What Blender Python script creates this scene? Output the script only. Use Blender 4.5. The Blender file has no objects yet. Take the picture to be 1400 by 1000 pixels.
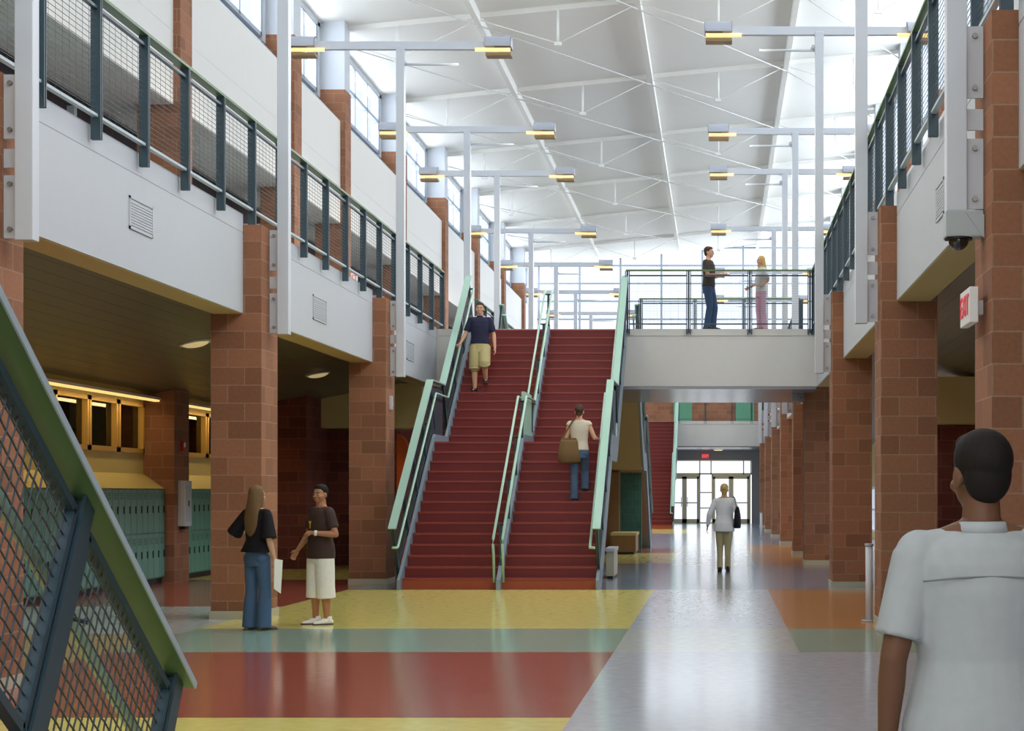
import bpy, bmesh, math, random
from mathutils import Vector, Matrix, Quaternion
random.seed(7)
S = bpy.context.scene
COL = S.collection
F = 2500.0; VX = 982.0; VY = 674.0; EYE = 1.57

# ------------------------------------------------------------------ materials
def lin(c):
    return tuple((x/255/12.92 if x/255 <= 0.04045 else ((x/255+0.055)/1.055)**2.4) for x in c)
MATS = {}
def mat(name, rgb, rough=0.6, spec=0.4, metal=0.0, emit=None, es=0.0, mottle=0.0, scale=6.0, rvar=0.0, bump=0.0):
    m = bpy.data.materials.new(name); m.use_nodes = True
    nt = m.node_tree; b = nt.nodes['Principled BSDF']
    c = lin(rgb)
    b.inputs['Base Color'].default_value = (*c, 1)
    b.inputs['Roughness'].default_value = rough
    b.inputs['Specular IOR Level'].default_value = spec
    b.inputs['Metallic'].default_value = metal
    if emit:
        b.inputs['Emission Color'].default_value = (*lin(emit), 1); b.inputs['Emission Strength'].default_value = es
    if mottle or rvar or bump:
        tc = nt.nodes.new('ShaderNodeTexCoord'); nz = nt.nodes.new('ShaderNodeTexNoise')
        nz.inputs['Scale'].default_value = scale; nz.inputs['Detail'].default_value = 6
        nt.links.new(tc.outputs['Object'], nz.inputs['Vector'])
        if mottle:
            mx = nt.nodes.new('ShaderNodeMix'); mx.data_type = 'RGBA'
            mx.inputs[6].default_value = (*[v*(1-mottle) for v in c], 1)
            mx.inputs[7].default_value = (*[min(1, v*(1+mottle)) for v in c], 1)
            nt.links.new(nz.outputs['Fac'], mx.inputs[0]); nt.links.new(mx.outputs[2], b.inputs['Base Color'])
        if rvar:
            mr = nt.nodes.new('ShaderNodeMapRange')
            mr.inputs['To Min'].default_value = max(0, rough-rvar); mr.inputs['To Max'].default_value = rough+rvar
            nt.links.new(nz.outputs['Fac'], mr.inputs['Value']); nt.links.new(mr.outputs['Result'], b.inputs['Roughness'])
        if bump:
            bp = nt.nodes.new('ShaderNodeBump'); bp.inputs['Strength'].default_value = bump; bp.inputs['Distance'].default_value = 0.01
            nt.links.new(nz.outputs['Fac'], bp.inputs['Height']); nt.links.new(bp.outputs['Normal'], b.inputs['Normal'])
    MATS[name] = m
    return m

def block_mat(name, c1, c2, mortar, bw=0.42, bh=0.2235, ox=0.0, oz=0.0, ms=0.012, rough=0.8):
    """concrete masonry blocks; the coursing follows whichever way the face looks"""
    m = bpy.data.materials.new(name); m.use_nodes = True
    nt = m.node_tree; N = nt.nodes; L = nt.links; b = N['Principled BSDF']
    tc = N.new('ShaderNodeTexCoord'); geo = N.new('ShaderNodeNewGeometry')
    sp = N.new('ShaderNodeSeparateXYZ'); L.new(tc.outputs['Object'], sp.inputs[0])
    sn = N.new('ShaderNodeSeparateXYZ'); L.new(geo.outputs['True Normal'], sn.inputs[0])
    ab = N.new('ShaderNodeMath'); ab.operation = 'ABSOLUTE'; L.new(sn.outputs['X'], ab.inputs[0])
    gt = N.new('ShaderNodeMath'); gt.operation = 'GREATER_THAN'; gt.inputs[1].default_value = 0.7; L.new(ab.outputs[0], gt.inputs[0])
    mx = N.new('ShaderNodeMix'); mx.data_type = 'FLOAT'
    L.new(gt.outputs[0], mx.inputs[0]); L.new(sp.outputs['X'], mx.inputs[2]); L.new(sp.outputs['Y'], mx.inputs[3])
    a1 = N.new('ShaderNodeMath'); a1.inputs[1].default_value = ox+100*bw; L.new(mx.outputs[0], a1.inputs[0])
    a2 = N.new('ShaderNodeMath'); a2.inputs[1].default_value = oz; L.new(sp.outputs['Z'], a2.inputs[0])
    cb = N.new('ShaderNodeCombineXYZ'); L.new(a1.outputs[0], cb.inputs[0]); L.new(a2.outputs[0], cb.inputs[1])
    br = N.new('ShaderNodeTexBrick'); L.new(cb.outputs[0], br.inputs['Vector'])
    br.inputs['Scale'].default_value = 1; br.inputs['Brick Width'].default_value = bw; br.inputs['Row Height'].default_value = bh
    br.inputs['Mortar Size'].default_value = ms/2; br.inputs['Mortar Smooth'].default_value = 0.1; br.inputs['Bias'].default_value = 0
    br.inputs['Color1'].default_value = (*lin(c1), 1); br.inputs['Color2'].default_value = (*lin(c2), 1); br.inputs['Mortar'].default_value = (*lin(mortar), 1)
    nz = N.new('ShaderNodeTexNoise'); nz.inputs['Scale'].default_value = 30; nz.inputs['Detail'].default_value = 4; L.new(tc.outputs['Object'], nz.inputs['Vector'])
    mr = N.new('ShaderNodeMapRange'); mr.inputs['To Min'].default_value = 0.78; mr.inputs['To Max'].default_value = 1.2; L.new(nz.outputs['Fac'], mr.inputs['Value'])
    mm = N.new('ShaderNodeMix'); mm.data_type = 'RGBA'; mm.blend_type = 'MULTIPLY'; mm.inputs[0].default_value = 1
    L.new(br.outputs['Color'], mm.inputs[6]); L.new(mr.outputs['Result'], mm.inputs[7]); L.new(mm.outputs[2], b.inputs['Base Color'])
    b.inputs['Roughness'].default_value = rough; b.inputs['Specular IOR Level'].default_value = 0.25
    bp = N.new('ShaderNodeBump'); bp.inputs['Strength'].default_value = 0.3; bp.inputs['Distance'].default_value = 0.006; bp.invert = True
    L.new(br.outputs['Fac'], bp.inputs['Height']); L.new(bp.outputs['Normal'], b.inputs['Normal'])
    MATS[name] = m
    return m

def glass_mat(name, tint=(235, 242, 245), clear=0.88, rough=0.02):
    m = bpy.data.materials.new(name); m.use_nodes = True
    nt = m.node_tree; N = nt.nodes; N.remove(N['Principled BSDF'])
    t = N.new('ShaderNodeBsdfTransparent'); t.inputs[0].default_value = (*lin(tint), 1)
    g = N.new('ShaderNodeBsdfGlossy'); g.inputs['Roughness'].default_value = rough
    fr = N.new('ShaderNodeFresnel'); fr.inputs[0].default_value = 1.3
    ad = N.new('ShaderNodeMath'); ad.inputs[1].default_value = 0.02; ad.use_clamp = True
    mx = N.new('ShaderNodeMixShader')
    ge = N.new('ShaderNodeNewGeometry'); sb = N.new('ShaderNodeMath'); sb.operation = 'SUBTRACT'; sb.inputs[0].default_value = 1
    mu = N.new('ShaderNodeMath'); mu.operation = 'MULTIPLY'
    nt.links.new(ge.outputs['Backfacing'], sb.inputs[1]); nt.links.new(fr.outputs[0], ad.inputs[0])
    nt.links.new(ad.outputs[0], mu.inputs[0]); nt.links.new(sb.outputs[0], mu.inputs[1]); nt.links.new(mu.outputs[0], mx.inputs[0])
    nt.links.new(t.outputs[0], mx.inputs[1]); nt.links.new(g.outputs[0], mx.inputs[2])
    nt.links.new(mx.outputs[0], N['Material Output'].inputs[0])
    MATS[name] = m
    return m

block_mat('block', (156, 107, 80), (132, 90, 66), (158, 126, 102), ox=0.0)
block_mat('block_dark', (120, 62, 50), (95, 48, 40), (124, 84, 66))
block_mat('block_plum', (66, 58, 64), (56, 48, 54), (76, 70, 74))
block_mat('tile_green', (60, 105, 92), (48, 92, 82), (80, 120, 105), bw=0.2, bh=0.2, ms=0.008, rough=0.3)
mat('white', (188, 192, 197), 0.55, mottle=0.02)
mat('cream', (212, 209, 202), 0.6, mottle=0.02)
mat('ceiling_white', (225, 224, 218), 0.8, spec=0.2, mottle=0.03, scale=0.6)
mat('frame_bright', (158, 166, 176), 0.5)
mat('rod_white', (190, 190, 188), 0.6)
mat('steel_white', (200, 205, 212), 0.4)
mat('soffit_tan', (190, 170, 120), 0.6)
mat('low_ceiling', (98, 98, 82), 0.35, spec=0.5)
mat('yellow_wall', (214, 196, 132), 0.6)
mat('wood_frame', (196, 158, 84), 0.5)
mat('lamp_shell', (176, 180, 190), 0.4)
mat('lamp_tray', (150, 120, 70), 0.4)
mat('lamp_glow', (255, 220, 160), 0.5, emit=(255, 214, 140), es=1.4)
mat('cove_glow', (255, 225, 170), 0.5, emit=(255, 214, 130), es=1.5)
mat('disc_lamp', (220, 210, 170), 0.5, emit=(255, 230, 170), es=0.5)
mat('rail_green', (160, 196, 178), 0.35, spec=0.5)
mat('cap_green', (84, 112, 72), 0.4, spec=0.5)
mat('rail_dark', (44, 66, 76), 0.4, spec=0.5)
mat('rail_edge', (170, 184, 190), 0.4)
mat('wire', (62, 70, 72), 0.5)
mat('stringer', (122, 138, 148), 0.45, spec=0.5)
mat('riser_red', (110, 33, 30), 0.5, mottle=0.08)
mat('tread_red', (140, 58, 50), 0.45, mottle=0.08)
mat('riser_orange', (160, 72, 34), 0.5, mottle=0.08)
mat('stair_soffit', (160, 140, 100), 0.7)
mat('locker', (98, 150, 132), 0.4, spec=0.5)
mat('dark', (22, 24, 26), 0.5)
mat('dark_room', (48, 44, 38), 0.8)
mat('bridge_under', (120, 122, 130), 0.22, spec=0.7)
mat('frame_alu', (232, 236, 240), 0.45)
mat('frame_grey', (178, 175, 152), 0.45)
mat('header_grey', (112, 116, 124), 0.6)
mat('door_green', (92, 150, 120), 0.5)
mat('exit_white', (225, 225, 220), 0.5)
mat('exit_red', (220, 70, 80), 0.5, emit=(225, 60, 70), es=0.25)
mat('exit_glow', (220, 40, 60), 0.5, emit=(230, 40, 60), es=1.2)
mat('bolt', (150, 148, 140), 0.35, metal=0.6)
mat('device_grey', (170, 178, 180), 0.45)
mat('dome', (20, 22, 24), 0.1, spec=0.8)
mat('orange_wall', (196, 104, 32), 0.6, mottle=0.06)
mat('bench_wood', (132, 98, 62), 0.5, mottle=0.1)
mat('alarm_red', (170, 30, 25), 0.4)
glass_mat('glass', (252, 253, 254)); glass_mat('glass_dark', (150, 158, 150))
for nm, c in (('floor_red', (162, 84, 70)), ('floor_yellow', (228, 216, 126)), ('floor_green', (150, 178, 160)),
              ('floor_grey', (184, 189, 200)), ('floor_ochre', (200, 162, 96)), ('floor_orange', (196, 138, 84)),
              ('floor_blue', (132, 144, 164)), ('floor_pale', (190, 196, 194))):
    mat(nm, c, 0.15, spec=0.6, mottle=0.12, scale=9.0, rvar=0.04)

# ------------------------------------------------------------------ mesh helpers
class MB:
    def __init__(s): s.bm = bmesh.new(); s.mi = 0
    def face(s, vs):
        try:
            f = s.bm.faces.new(vs); f.material_index = s.mi; return f
        except ValueError: return None
    def box(s, x0, x1, y0, y1, z0, z1):
        v = [s.bm.verts.new(p) for p in ((x0,y0,z0),(x1,y0,z0),(x1,y1,z0),(x0,y1,z0),(x0,y0,z1),(x1,y0,z1),(x1,y1,z1),(x0,y1,z1))]
        for q in ((0,3,2,1),(4,5,6,7),(0,1,5,4),(1,2,6,5),(2,3,7,6),(3,0,4,7)): s.face([v[i] for i in q])
        return s
    def hexa(s, p):
        v = [s.bm.verts.new(q) for q in p]
        for q in ((0,3,2,1),(4,5,6,7),(0,1,5,4),(1,2,6,5),(2,3,7,6),(3,0,4,7)): s.face([v[i] for i in q])
        return s
    def quad(s, *p): s.face([s.bm.verts.new(q) for q in p]); return s
    def bar(s, a, b, w, h, up=(0,0,1)):
        a = Vector(a); b = Vector(b); d = (b-a).normalized(); u = Vector(up)
        side = d.cross(u)
        if side.length < 1e-5: side = d.cross(Vector((1,0,0)))
        side.normalize(); u = side.cross(d).normalized()
        o = [(-w/2,-h/2),(w/2,-h/2),(w/2,h/2),(-w/2,h/2)]
        v0 = [s.bm.verts.new(a+side*i+u*j) for i,j in o]; v1 = [s.bm.verts.new(b+side*i+u*j) for i,j in o]
        s.face(v0); s.face(v1[::-1])
        for k in range(4): s.face([v0[k], v1[k], v1[(k+1)%4], v0[(k+1)%4]])
        return s
    def prism(s, pts, axis, a0, a1):
        """outline pts in the two other axes, pushed along axis ('x': (y,z), 'y': (x,z), 'z': (x,y))"""
        mk = {'x': lambda p,a: (a,p[0],p[1]), 'y': lambda p,a: (p[0],a,p[1]), 'z': lambda p,a: (p[0],p[1],a)}[axis]
        v0 = [s.bm.verts.new(mk(p,a0)) for p in pts]; v1 = [s.bm.verts.new(mk(p,a1)) for p in pts]
        s.face(v0); s.face(v1[::-1]); n = len(pts)
        for k in range(n): s.face([v0[k], v1[k], v1[(k+1)%n], v0[(k+1)%n]])
        return s
    def tube(s, pts, r, n=10):
        pts = [Vector(p) for p in pts]; rings = []
        for i, p in enumerate(pts):
            d = (pts[min(i+1,len(pts)-1)]-pts[max(i-1,0)]).normalized()
            u = d.cross(Vector((0,0,1)))
            if u.length < 1e-3: u = d.cross(Vector((1,0,0)))
            u.normalize(); w = d.cross(u)
            rr = r[i] if isinstance(r, (list,tuple)) else r
            rings.append([s.bm.verts.new(p+(u*math.cos(t)+w*math.sin(t))*rr) for t in [2*math.pi*k/n for k in range(n)]])
        for A,B in zip(rings, rings[1:]):
            for k in range(n):
                f = s.face([A[k], A[(k+1)%n], B[(k+1)%n], B[k]])
                if f: f.smooth = True
        s.face(rings[0][::-1]); s.face(rings[-1])
        return s
    def loft(s, rings, n=20, smooth=True):
        """rings: (centre, u vector, v vector)"""
        R = []
        for c,u,v in rings:
            c=Vector(c);u=Vector(u);v=Vector(v)
            R.append([s.bm.verts.new(c+u*math.cos(t)+v*math.sin(t)) for t in [2*math.pi*k/n for k in range(n)]])
        for A,B in zip(R,R[1:]):
            for k in range(n):
                f = s.face([A[k], A[(k+1)%n], B[(k+1)%n], B[k]])
                if f: f.smooth = smooth
        s.face(R[0][::-1]); s.face(R[-1])
        return s
    def ball(s, c, r, rot=None, u=18, v=12, zmin=None):
        c = Vector(c); r = Vector((r,r,r)) if not hasattr(r,'__len__') else Vector(r)
        M = rot.to_3x3() if rot is not None else Matrix.Identity(3)
        g = bmesh.ops.create_uvsphere(s.bm, u_segments=u, v_segments=v, radius=1)
        for w in g['verts']:
            w.co = c + M @ Vector((w.co.x*r.x, w.co.y*r.y, w.co.z*r.z))
            if zmin is not None and w.co.z < zmin: w.co.z = zmin
            for f in w.link_faces: f.smooth = True; f.material_index = s.mi
        return s
    def cap(s, a, b, r1, r2=None, n=14):
        a=Vector(a);b=Vector(b); r2 = r1 if r2 is None else r2
        s.tube([a,b],[r1,r2],n); s.ball(a,r1,u=n,v=8); s.ball(b,r2,u=n,v=8)
        return s
    def build(s, name, mats, parent=None, loc=None, bevel=0):
        bmesh.ops.recalc_face_normals(s.bm, faces=s.bm.faces[:])
        me = bpy.data.meshes.new(name); s.bm.to_mesh(me); s.bm.free()
        for m in ([mats] if isinstance(mats, str) else mats): me.materials.append(MATS[m])
        o = bpy.data.objects.new(name, me); COL.objects.link(o)
        if parent: o.parent = parent
        if loc: o.location = loc
        if bevel:
            b = o.modifiers.new('bevel','BEVEL'); b.width = bevel; b.segments = 2; b.limit_method='ANGLE'
        return o

def tag(o, label, cat, group=None, kind=None):
    o['label'] = label; o['category'] = cat
    if group: o['group'] = group
    if kind: o['kind'] = kind
    return o
def thing(name, label, cat, loc=(0,0,0), rz=0, group=None, kind=None):
    o = bpy.data.objects.new(name, None); COL.objects.link(o); o.location = loc; o.rotation_euler = (0,0,rz)
    o.empty_display_size = 0.2
    return tag(o, label, cat, group, kind)
def copy_tree(o, parent=None):
    c = o.copy(); COL.objects.link(c); c.parent = parent
    for ch in list(o.children): copy_tree(ch, c)
    return c
ORD = ['first','second','third','fourth','fifth','sixth','seventh','eighth','ninth','tenth','eleventh','twelfth']
def text_mesh(body, size, depth, m, parent, name='lettering'):
    cu = bpy.data.curves.new(name, 'FONT'); cu.body = body; cu.size = size; cu.extrude = depth; cu.align_x='CENTER'; cu.align_y='CENTER'
    o = bpy.data.objects.new(name, cu); COL.objects.link(o)
    me = bpy.data.meshes.new_from_object(o.evaluated_get(bpy.context.evaluated_depsgraph_get()))
    bpy.data.objects.remove(o)
    me.materials.clear(); me.materials.append(MATS[m])
    o = bpy.data.objects.new(name, me); COL.objects.link(o); o.parent = parent
    return o

# ------------------------------------------------------------------ camera
cam = bpy.data.cameras.new('camera'); co = bpy.data.objects.new('camera', cam); COL.objects.link(co)
co.location = (0,0,EYE); co.rotation_euler = (math.pi/2,0,0)
cam.sensor_fit = 'HORIZONTAL'; cam.sensor_width = 36; cam.lens = F/1400*36
cam.shift_x = -(VX-700)/1400; cam.shift_y = (VY-500)/1400
cam.clip_start = 0.1; cam.clip_end = 400
S.camera = co
S.view_settings.view_transform = 'Standard'; S.view_settings.look = 'None'; S.view_settings.gamma = 1
S.view_settings.exposure = 0.0

# ------------------------------------------------------------------ the setting
def struct(mb, name, mats, label, cat, parent=None, bevel=0):
    o = mb.build(name, mats, parent, bevel=bevel)
    return tag(o, label, cat, kind='structure')
XL, XR = -9.3, 5.4            # upper hall walls
CX_L, CX_R = -5.67, 1.885     # inner faces of the column rows
LCOL = [14.1, 22.7, 31.2, 39.6, 45.0, 53.2, 61.5, 70.0, 78.4, 86.5]
RCOL = [12.6, 21.2, 30.2, 39.8, 46.0, 55.2, 64.4, 73.4, 82.5]
YE = 94.0; YB = -9.0; YN = -8.0
# floor: one mesh, each band its own colour of vinyl
FM = ['floor_grey','floor_red','floor_yellow','floor_green','floor_ochre','floor_orange','floor_blue','floor_pale']
G_,R_,Y_,N_,O_,T_,B_,P_ = range(8)
strips = [(-12.5,-6.0,[(YB,20.3,O_),(20.3,25.2,P_),(25.2,33.0,R_),(33.0,39.4,Y_),(39.4,YE,B_)]),
          (-6.0,-1.03,[(YB,12.75,Y_),(12.75,18.0,R_),(18.0,21.1,N_),(21.1,29.55,Y_),(29.55,40.5,B_),(40.5,47.5,Y_),(47.5,51,R_),(51,70,B_),(70,79,Y_),(79,YE,B_)]),
          (-1.03,0.8,[(YB,18.0,G_),(18.0,21.1,P_),(21.1,29.6,G_),(29.6,39.5,B_),(39.5,YE,G_)]),
          (0.8,9.0,[(YB,18.0,G_),(18.0,21.1,N_),(21.1,29.6,T_),(29.6,39.0,B_),(39.0,55.0,T_),(55.0,YE,B_)])]
mb = MB()
for x0,x1,L in strips:
    for y0,y1,k in L:
        mb.mi = k; mb.quad((x0,y0,0),(x1,y0,0),(x1,y1,0),(x0,y1,0))
struct(mb, 'floor', FM, 'glossy vinyl floor in bands of yellow, red, green and grey', 'floor')

def col_mesh(x0, x1, y, z1, d=0.82):
    return MB().box(x0,x1,y,y+d,0,z1)
for i,y in enumerate(LCOL):
    c = struct(col_mesh(-6.3,CX_L,y,4.9), 'column', 'block', 'red-brown block column under the left balcony, %s from the near end of the row' % ORD[i], 'column')
    b = MB().box(-6.315,CX_L+.015,y-.015,y+.835,0,0.1).build('base_trim','frame_grey',c); b['label']='pale base strip'
for i,y in enumerate(RCOL):
    c = struct(col_mesh(CX_R,2.54,y,4.9), 'column', 'block', 'red-brown block column under the right balcony, %s from the near end of the row' % ORD[i], 'column')
    b = MB().box(CX_R-.015,2.555,y-.015,y+.835,0,0.1).build('base_trim','frame_grey',c); b['label']='pale base strip'

trim_n = [0]
def trim(mb, mats, label, cat='trim', bevel=0):
    trim_n[0] += 1
    return struct(mb, 'trim_%d' % trim_n[0], mats, label, cat, bevel=bevel)
# balcony fascias, one per bay between the columns; they stop at the stair landing / bridge
def fascia(side, y0, y1, label):
    m = MB()
    if side < 0: a,b,cx = -5.9,-6.28,-6.31
    else: a,b,cx = 2.07,2.47,2.5
    m.box(min(a,b),max(a,b),y0,y1,3.8,4.78)
    m.box(min(a+.004*side,b),max(a+.004*side,b),y0,y1,4.78,4.8)
    m.box(min(a,b),max(a,b),y0,y1,4.8,5.03)
    m.mi = 1; m.box(min(a,b)+.01,max(a,b)-.01,y0,y1,3.79,3.802)  # underside strip; warm bounced light is put into its tan colour
    return trim(m, ['white','soffit_tan'], label, 'fascia')
def bays(cols, y0, y1):
    out = []; s = y0
    for c in cols:
        if c > y0 and c < y1: out.append((s,c)); s = c+.82
    if s < y1: out.append((s,y1))
    return out
for i,(a,b) in enumerate(bays(LCOL, -8, 38.3)): fascia(-1,a,b,'white left balcony fascia panel ' + ['at the picture edge, cut by the nearest column','between the first and second left columns','between the second and third left columns','beside the head of the red stairs','near the stair head'][i])
for i,(a,b) in enumerate(bays(LCOL, 44, YE)): fascia(-1,a,b,'white left balcony fascia beyond the bridge, bay %s after it' % ORD[i])
for i,(a,b) in enumerate(bays(RCOL, -8, 38.3)): fascia(1,a,b,'white right balcony fascia panel ' + ['nearest the camera','between the first and second right columns','between the second and third right columns','where the bridge joins it','by the bridge'][i])
for i,(a,b) in enumerate(bays(RCOL, 44, YE)): fascia(1,a,b,'white right balcony fascia beyond the bridge, bay %s after it' % ORD[i])
# walkway floors
struct(MB().box(-12.3,-6.28,YN,YE,4.72,4.98), 'floor', 'white', 'upper walkway floor behind the left balcony rail', 'floor')
struct(MB().box(2.47,8.5,YN,YE,4.72,4.98), 'floor', 'white', 'upper walkway floor behind the right balcony rail', 'floor')
# low sloping ceilings under the walkways, with board joints
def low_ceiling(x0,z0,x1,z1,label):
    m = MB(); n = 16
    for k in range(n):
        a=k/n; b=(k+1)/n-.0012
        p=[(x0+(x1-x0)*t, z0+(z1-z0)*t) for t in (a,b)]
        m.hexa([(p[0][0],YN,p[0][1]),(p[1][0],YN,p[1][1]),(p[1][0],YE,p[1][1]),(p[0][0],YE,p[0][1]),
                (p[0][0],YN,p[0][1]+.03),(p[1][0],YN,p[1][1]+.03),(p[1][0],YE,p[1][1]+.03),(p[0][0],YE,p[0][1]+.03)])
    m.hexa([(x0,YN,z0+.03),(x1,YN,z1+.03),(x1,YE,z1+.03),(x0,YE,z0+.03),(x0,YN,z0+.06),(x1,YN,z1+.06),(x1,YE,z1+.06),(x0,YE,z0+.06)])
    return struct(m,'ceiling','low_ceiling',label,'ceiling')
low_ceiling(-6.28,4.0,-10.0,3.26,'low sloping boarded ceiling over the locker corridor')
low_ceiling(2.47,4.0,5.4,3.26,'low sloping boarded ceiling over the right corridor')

# ---- left ground floor: window wall, lockers, piers
struct(MB().box(-10.2,-10.0,YN,39.5,0,2.25), 'wall_left', 'yellow_wall', 'yellow wall below the corridor windows behind the lockers', 'wall')
struct(MB().box(-10.2,-10.0,YN,39.5,3.12,3.3), 'wall_left', 'yellow_wall', 'yellow wall strip above the corridor windows', 'wall')
mb = MB()
mb.prism([(-10.0,1.9),(-9.62,1.64),(-10.0,1.64)],'y',10,31.8); mb.prism([(-10.0,1.9),(-9.62,1.64),(-10.0,1.64)],'y',32.7,37.4)
trim(mb,'yellow_wall','yellow sloping ledge on top of the green lockers','ledge')
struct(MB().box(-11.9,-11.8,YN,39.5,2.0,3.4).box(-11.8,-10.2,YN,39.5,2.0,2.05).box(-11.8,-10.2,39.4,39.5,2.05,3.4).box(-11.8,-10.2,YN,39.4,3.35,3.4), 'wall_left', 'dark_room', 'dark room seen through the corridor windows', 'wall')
wy = [7.3,11.6,15.9,20.2,24.5,26.05,27.5,28.95,30.4,31.75]
wn = 0
segs = [(24.55,26.0),(26.05,27.45),(27.5,28.95),(29.0,30.35),(30.42,31.75),(32.75,34.1),(34.15,35.6),(35.7,37.2)]
segs = [(16.2,17.9),(18.0,19.6),(19.7,21.3),(21.4,22.9),(23.0,24.5)] + segs
for a,b in segs:
    wn += 1
    w = thing('window_%d'%wn, 'wood-framed corridor window above the lockers, %s from the near end' % (ORD[wn-1] if wn<=12 else 'farthest'), 'window', (0,0,0), kind='structure')
    m = MB(); m.box(-10.12,-9.96,a,a+.07,2.25,3.12).box(-10.12,-9.96,b-.07,b,2.25,3.12).box(-10.12,-9.96,a,b,2.25,2.33).box(-10.12,-9.96,a,b,3.05,3.12)
    m.build('window_frame','wood_frame',w)
    MB().box(-10.06,-10.05,a+.07,b-.07,2.33,3.05).build('pane','glass_dark',w)
for k,(y,lab) in enumerate(((31.8,'brick pier between the two locker banks'),)):
    struct(MB().box(-10.2,-9.46,y,y+.88,0,3.4),'column','block',lab,'pier')
# cove light strips
def cove(x,y0,y1,z,label):
    c = thing('cove_light',label,'light',(x,y0,z))
    MB().box(-.05,.05,0,y1-y0,.02,.05).build('diffuser','cove_glow',c); MB().box(-.08,.08,0,y1-y0,.05,.09).build('housing','cream',c)
cove(-9.75,8,31.75,3.13,'long warm cove light strip above the near locker windows')
cove(-9.75,32.75,37.3,3.13,'short warm cove light strip above windows beyond the brick pier')
# end of the locker corridor
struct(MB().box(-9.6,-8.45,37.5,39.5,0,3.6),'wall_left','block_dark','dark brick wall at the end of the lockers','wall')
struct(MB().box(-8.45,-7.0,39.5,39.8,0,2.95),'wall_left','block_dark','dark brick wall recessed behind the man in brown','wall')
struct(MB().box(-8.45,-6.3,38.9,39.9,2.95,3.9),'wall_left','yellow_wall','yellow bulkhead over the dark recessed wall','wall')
struct(MB().box(-9.4,-5.35,46.0,46.2,0,3.8),'wall_left','block_dark','added dark block wall keeping the gap behind the orange partition dark','wall')  # added to block the far brightness so the gap stays dark
mb = MB(); pts=[(-9.5,0),(-6.98,0),(-6.98,2.45)]+[(-7.28+.3*math.cos(t),2.45+.45*math.sin(t)) for t in [math.pi/2*k/8 for k in range(1,9)]]+[(-9.5,2.9)]
tag(mb.prism(pts,'y',41.2,41.5).build('rounded_partition',['orange_wall']),'orange partition with a rounded corner behind the second left column','partition')
# ---- right ground floor
struct(MB().box(5.4,5.6,YN,31,0,3.4),'wall_right','block_dark','dark right corridor wall near the camera','wall')
struct(MB().box(5.4,5.6,31,YE,1.78,3.4),'wall_right','yellow_wall','yellow wall above the right corridor glazing','wall')
struct(MB().box(5.4,5.6,31,YE,0,0.2),'wall_right','yellow_wall','low wall under the right corridor glazing','wall')
struct(MB().box(3.72,5.4,31.0,31.6,0,2.72),'wall_right','block_dark','dark brick wall projecting into the right corridor','wall')
struct(MB().box(3.0,5.4,30.4,31.9,2.72,3.5),'wall_right','soffit_tan','tan bulkhead above the projecting dark wall','wall')
for k in range(9):
    a=33+k*6.6; b=a+6.4; wn+=1
    w = thing('window_%d'%wn,'low storefront window of the right corridor, %s from the near end'%ORD[k],'window',kind='structure')
    m=MB(); m.box(5.42,5.54,a,b,.2,.28).box(5.42,5.54,a,b,1.7,1.78)
    for q in range(6): yy=a+q*(b-a-.08)/5; m.box(5.42,5.54,yy,yy+.08,.28,1.7)
    m.box(5.43,5.53,a,b,.95,1.01)
    m.build('window_frame','frame_alu',w); MB().box(5.475,5.485,a,b,.28,1.7).build('pane','glass',w)
cove(5.2,33,60,3.13,'long warm cove light strip in the right corridor')

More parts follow.
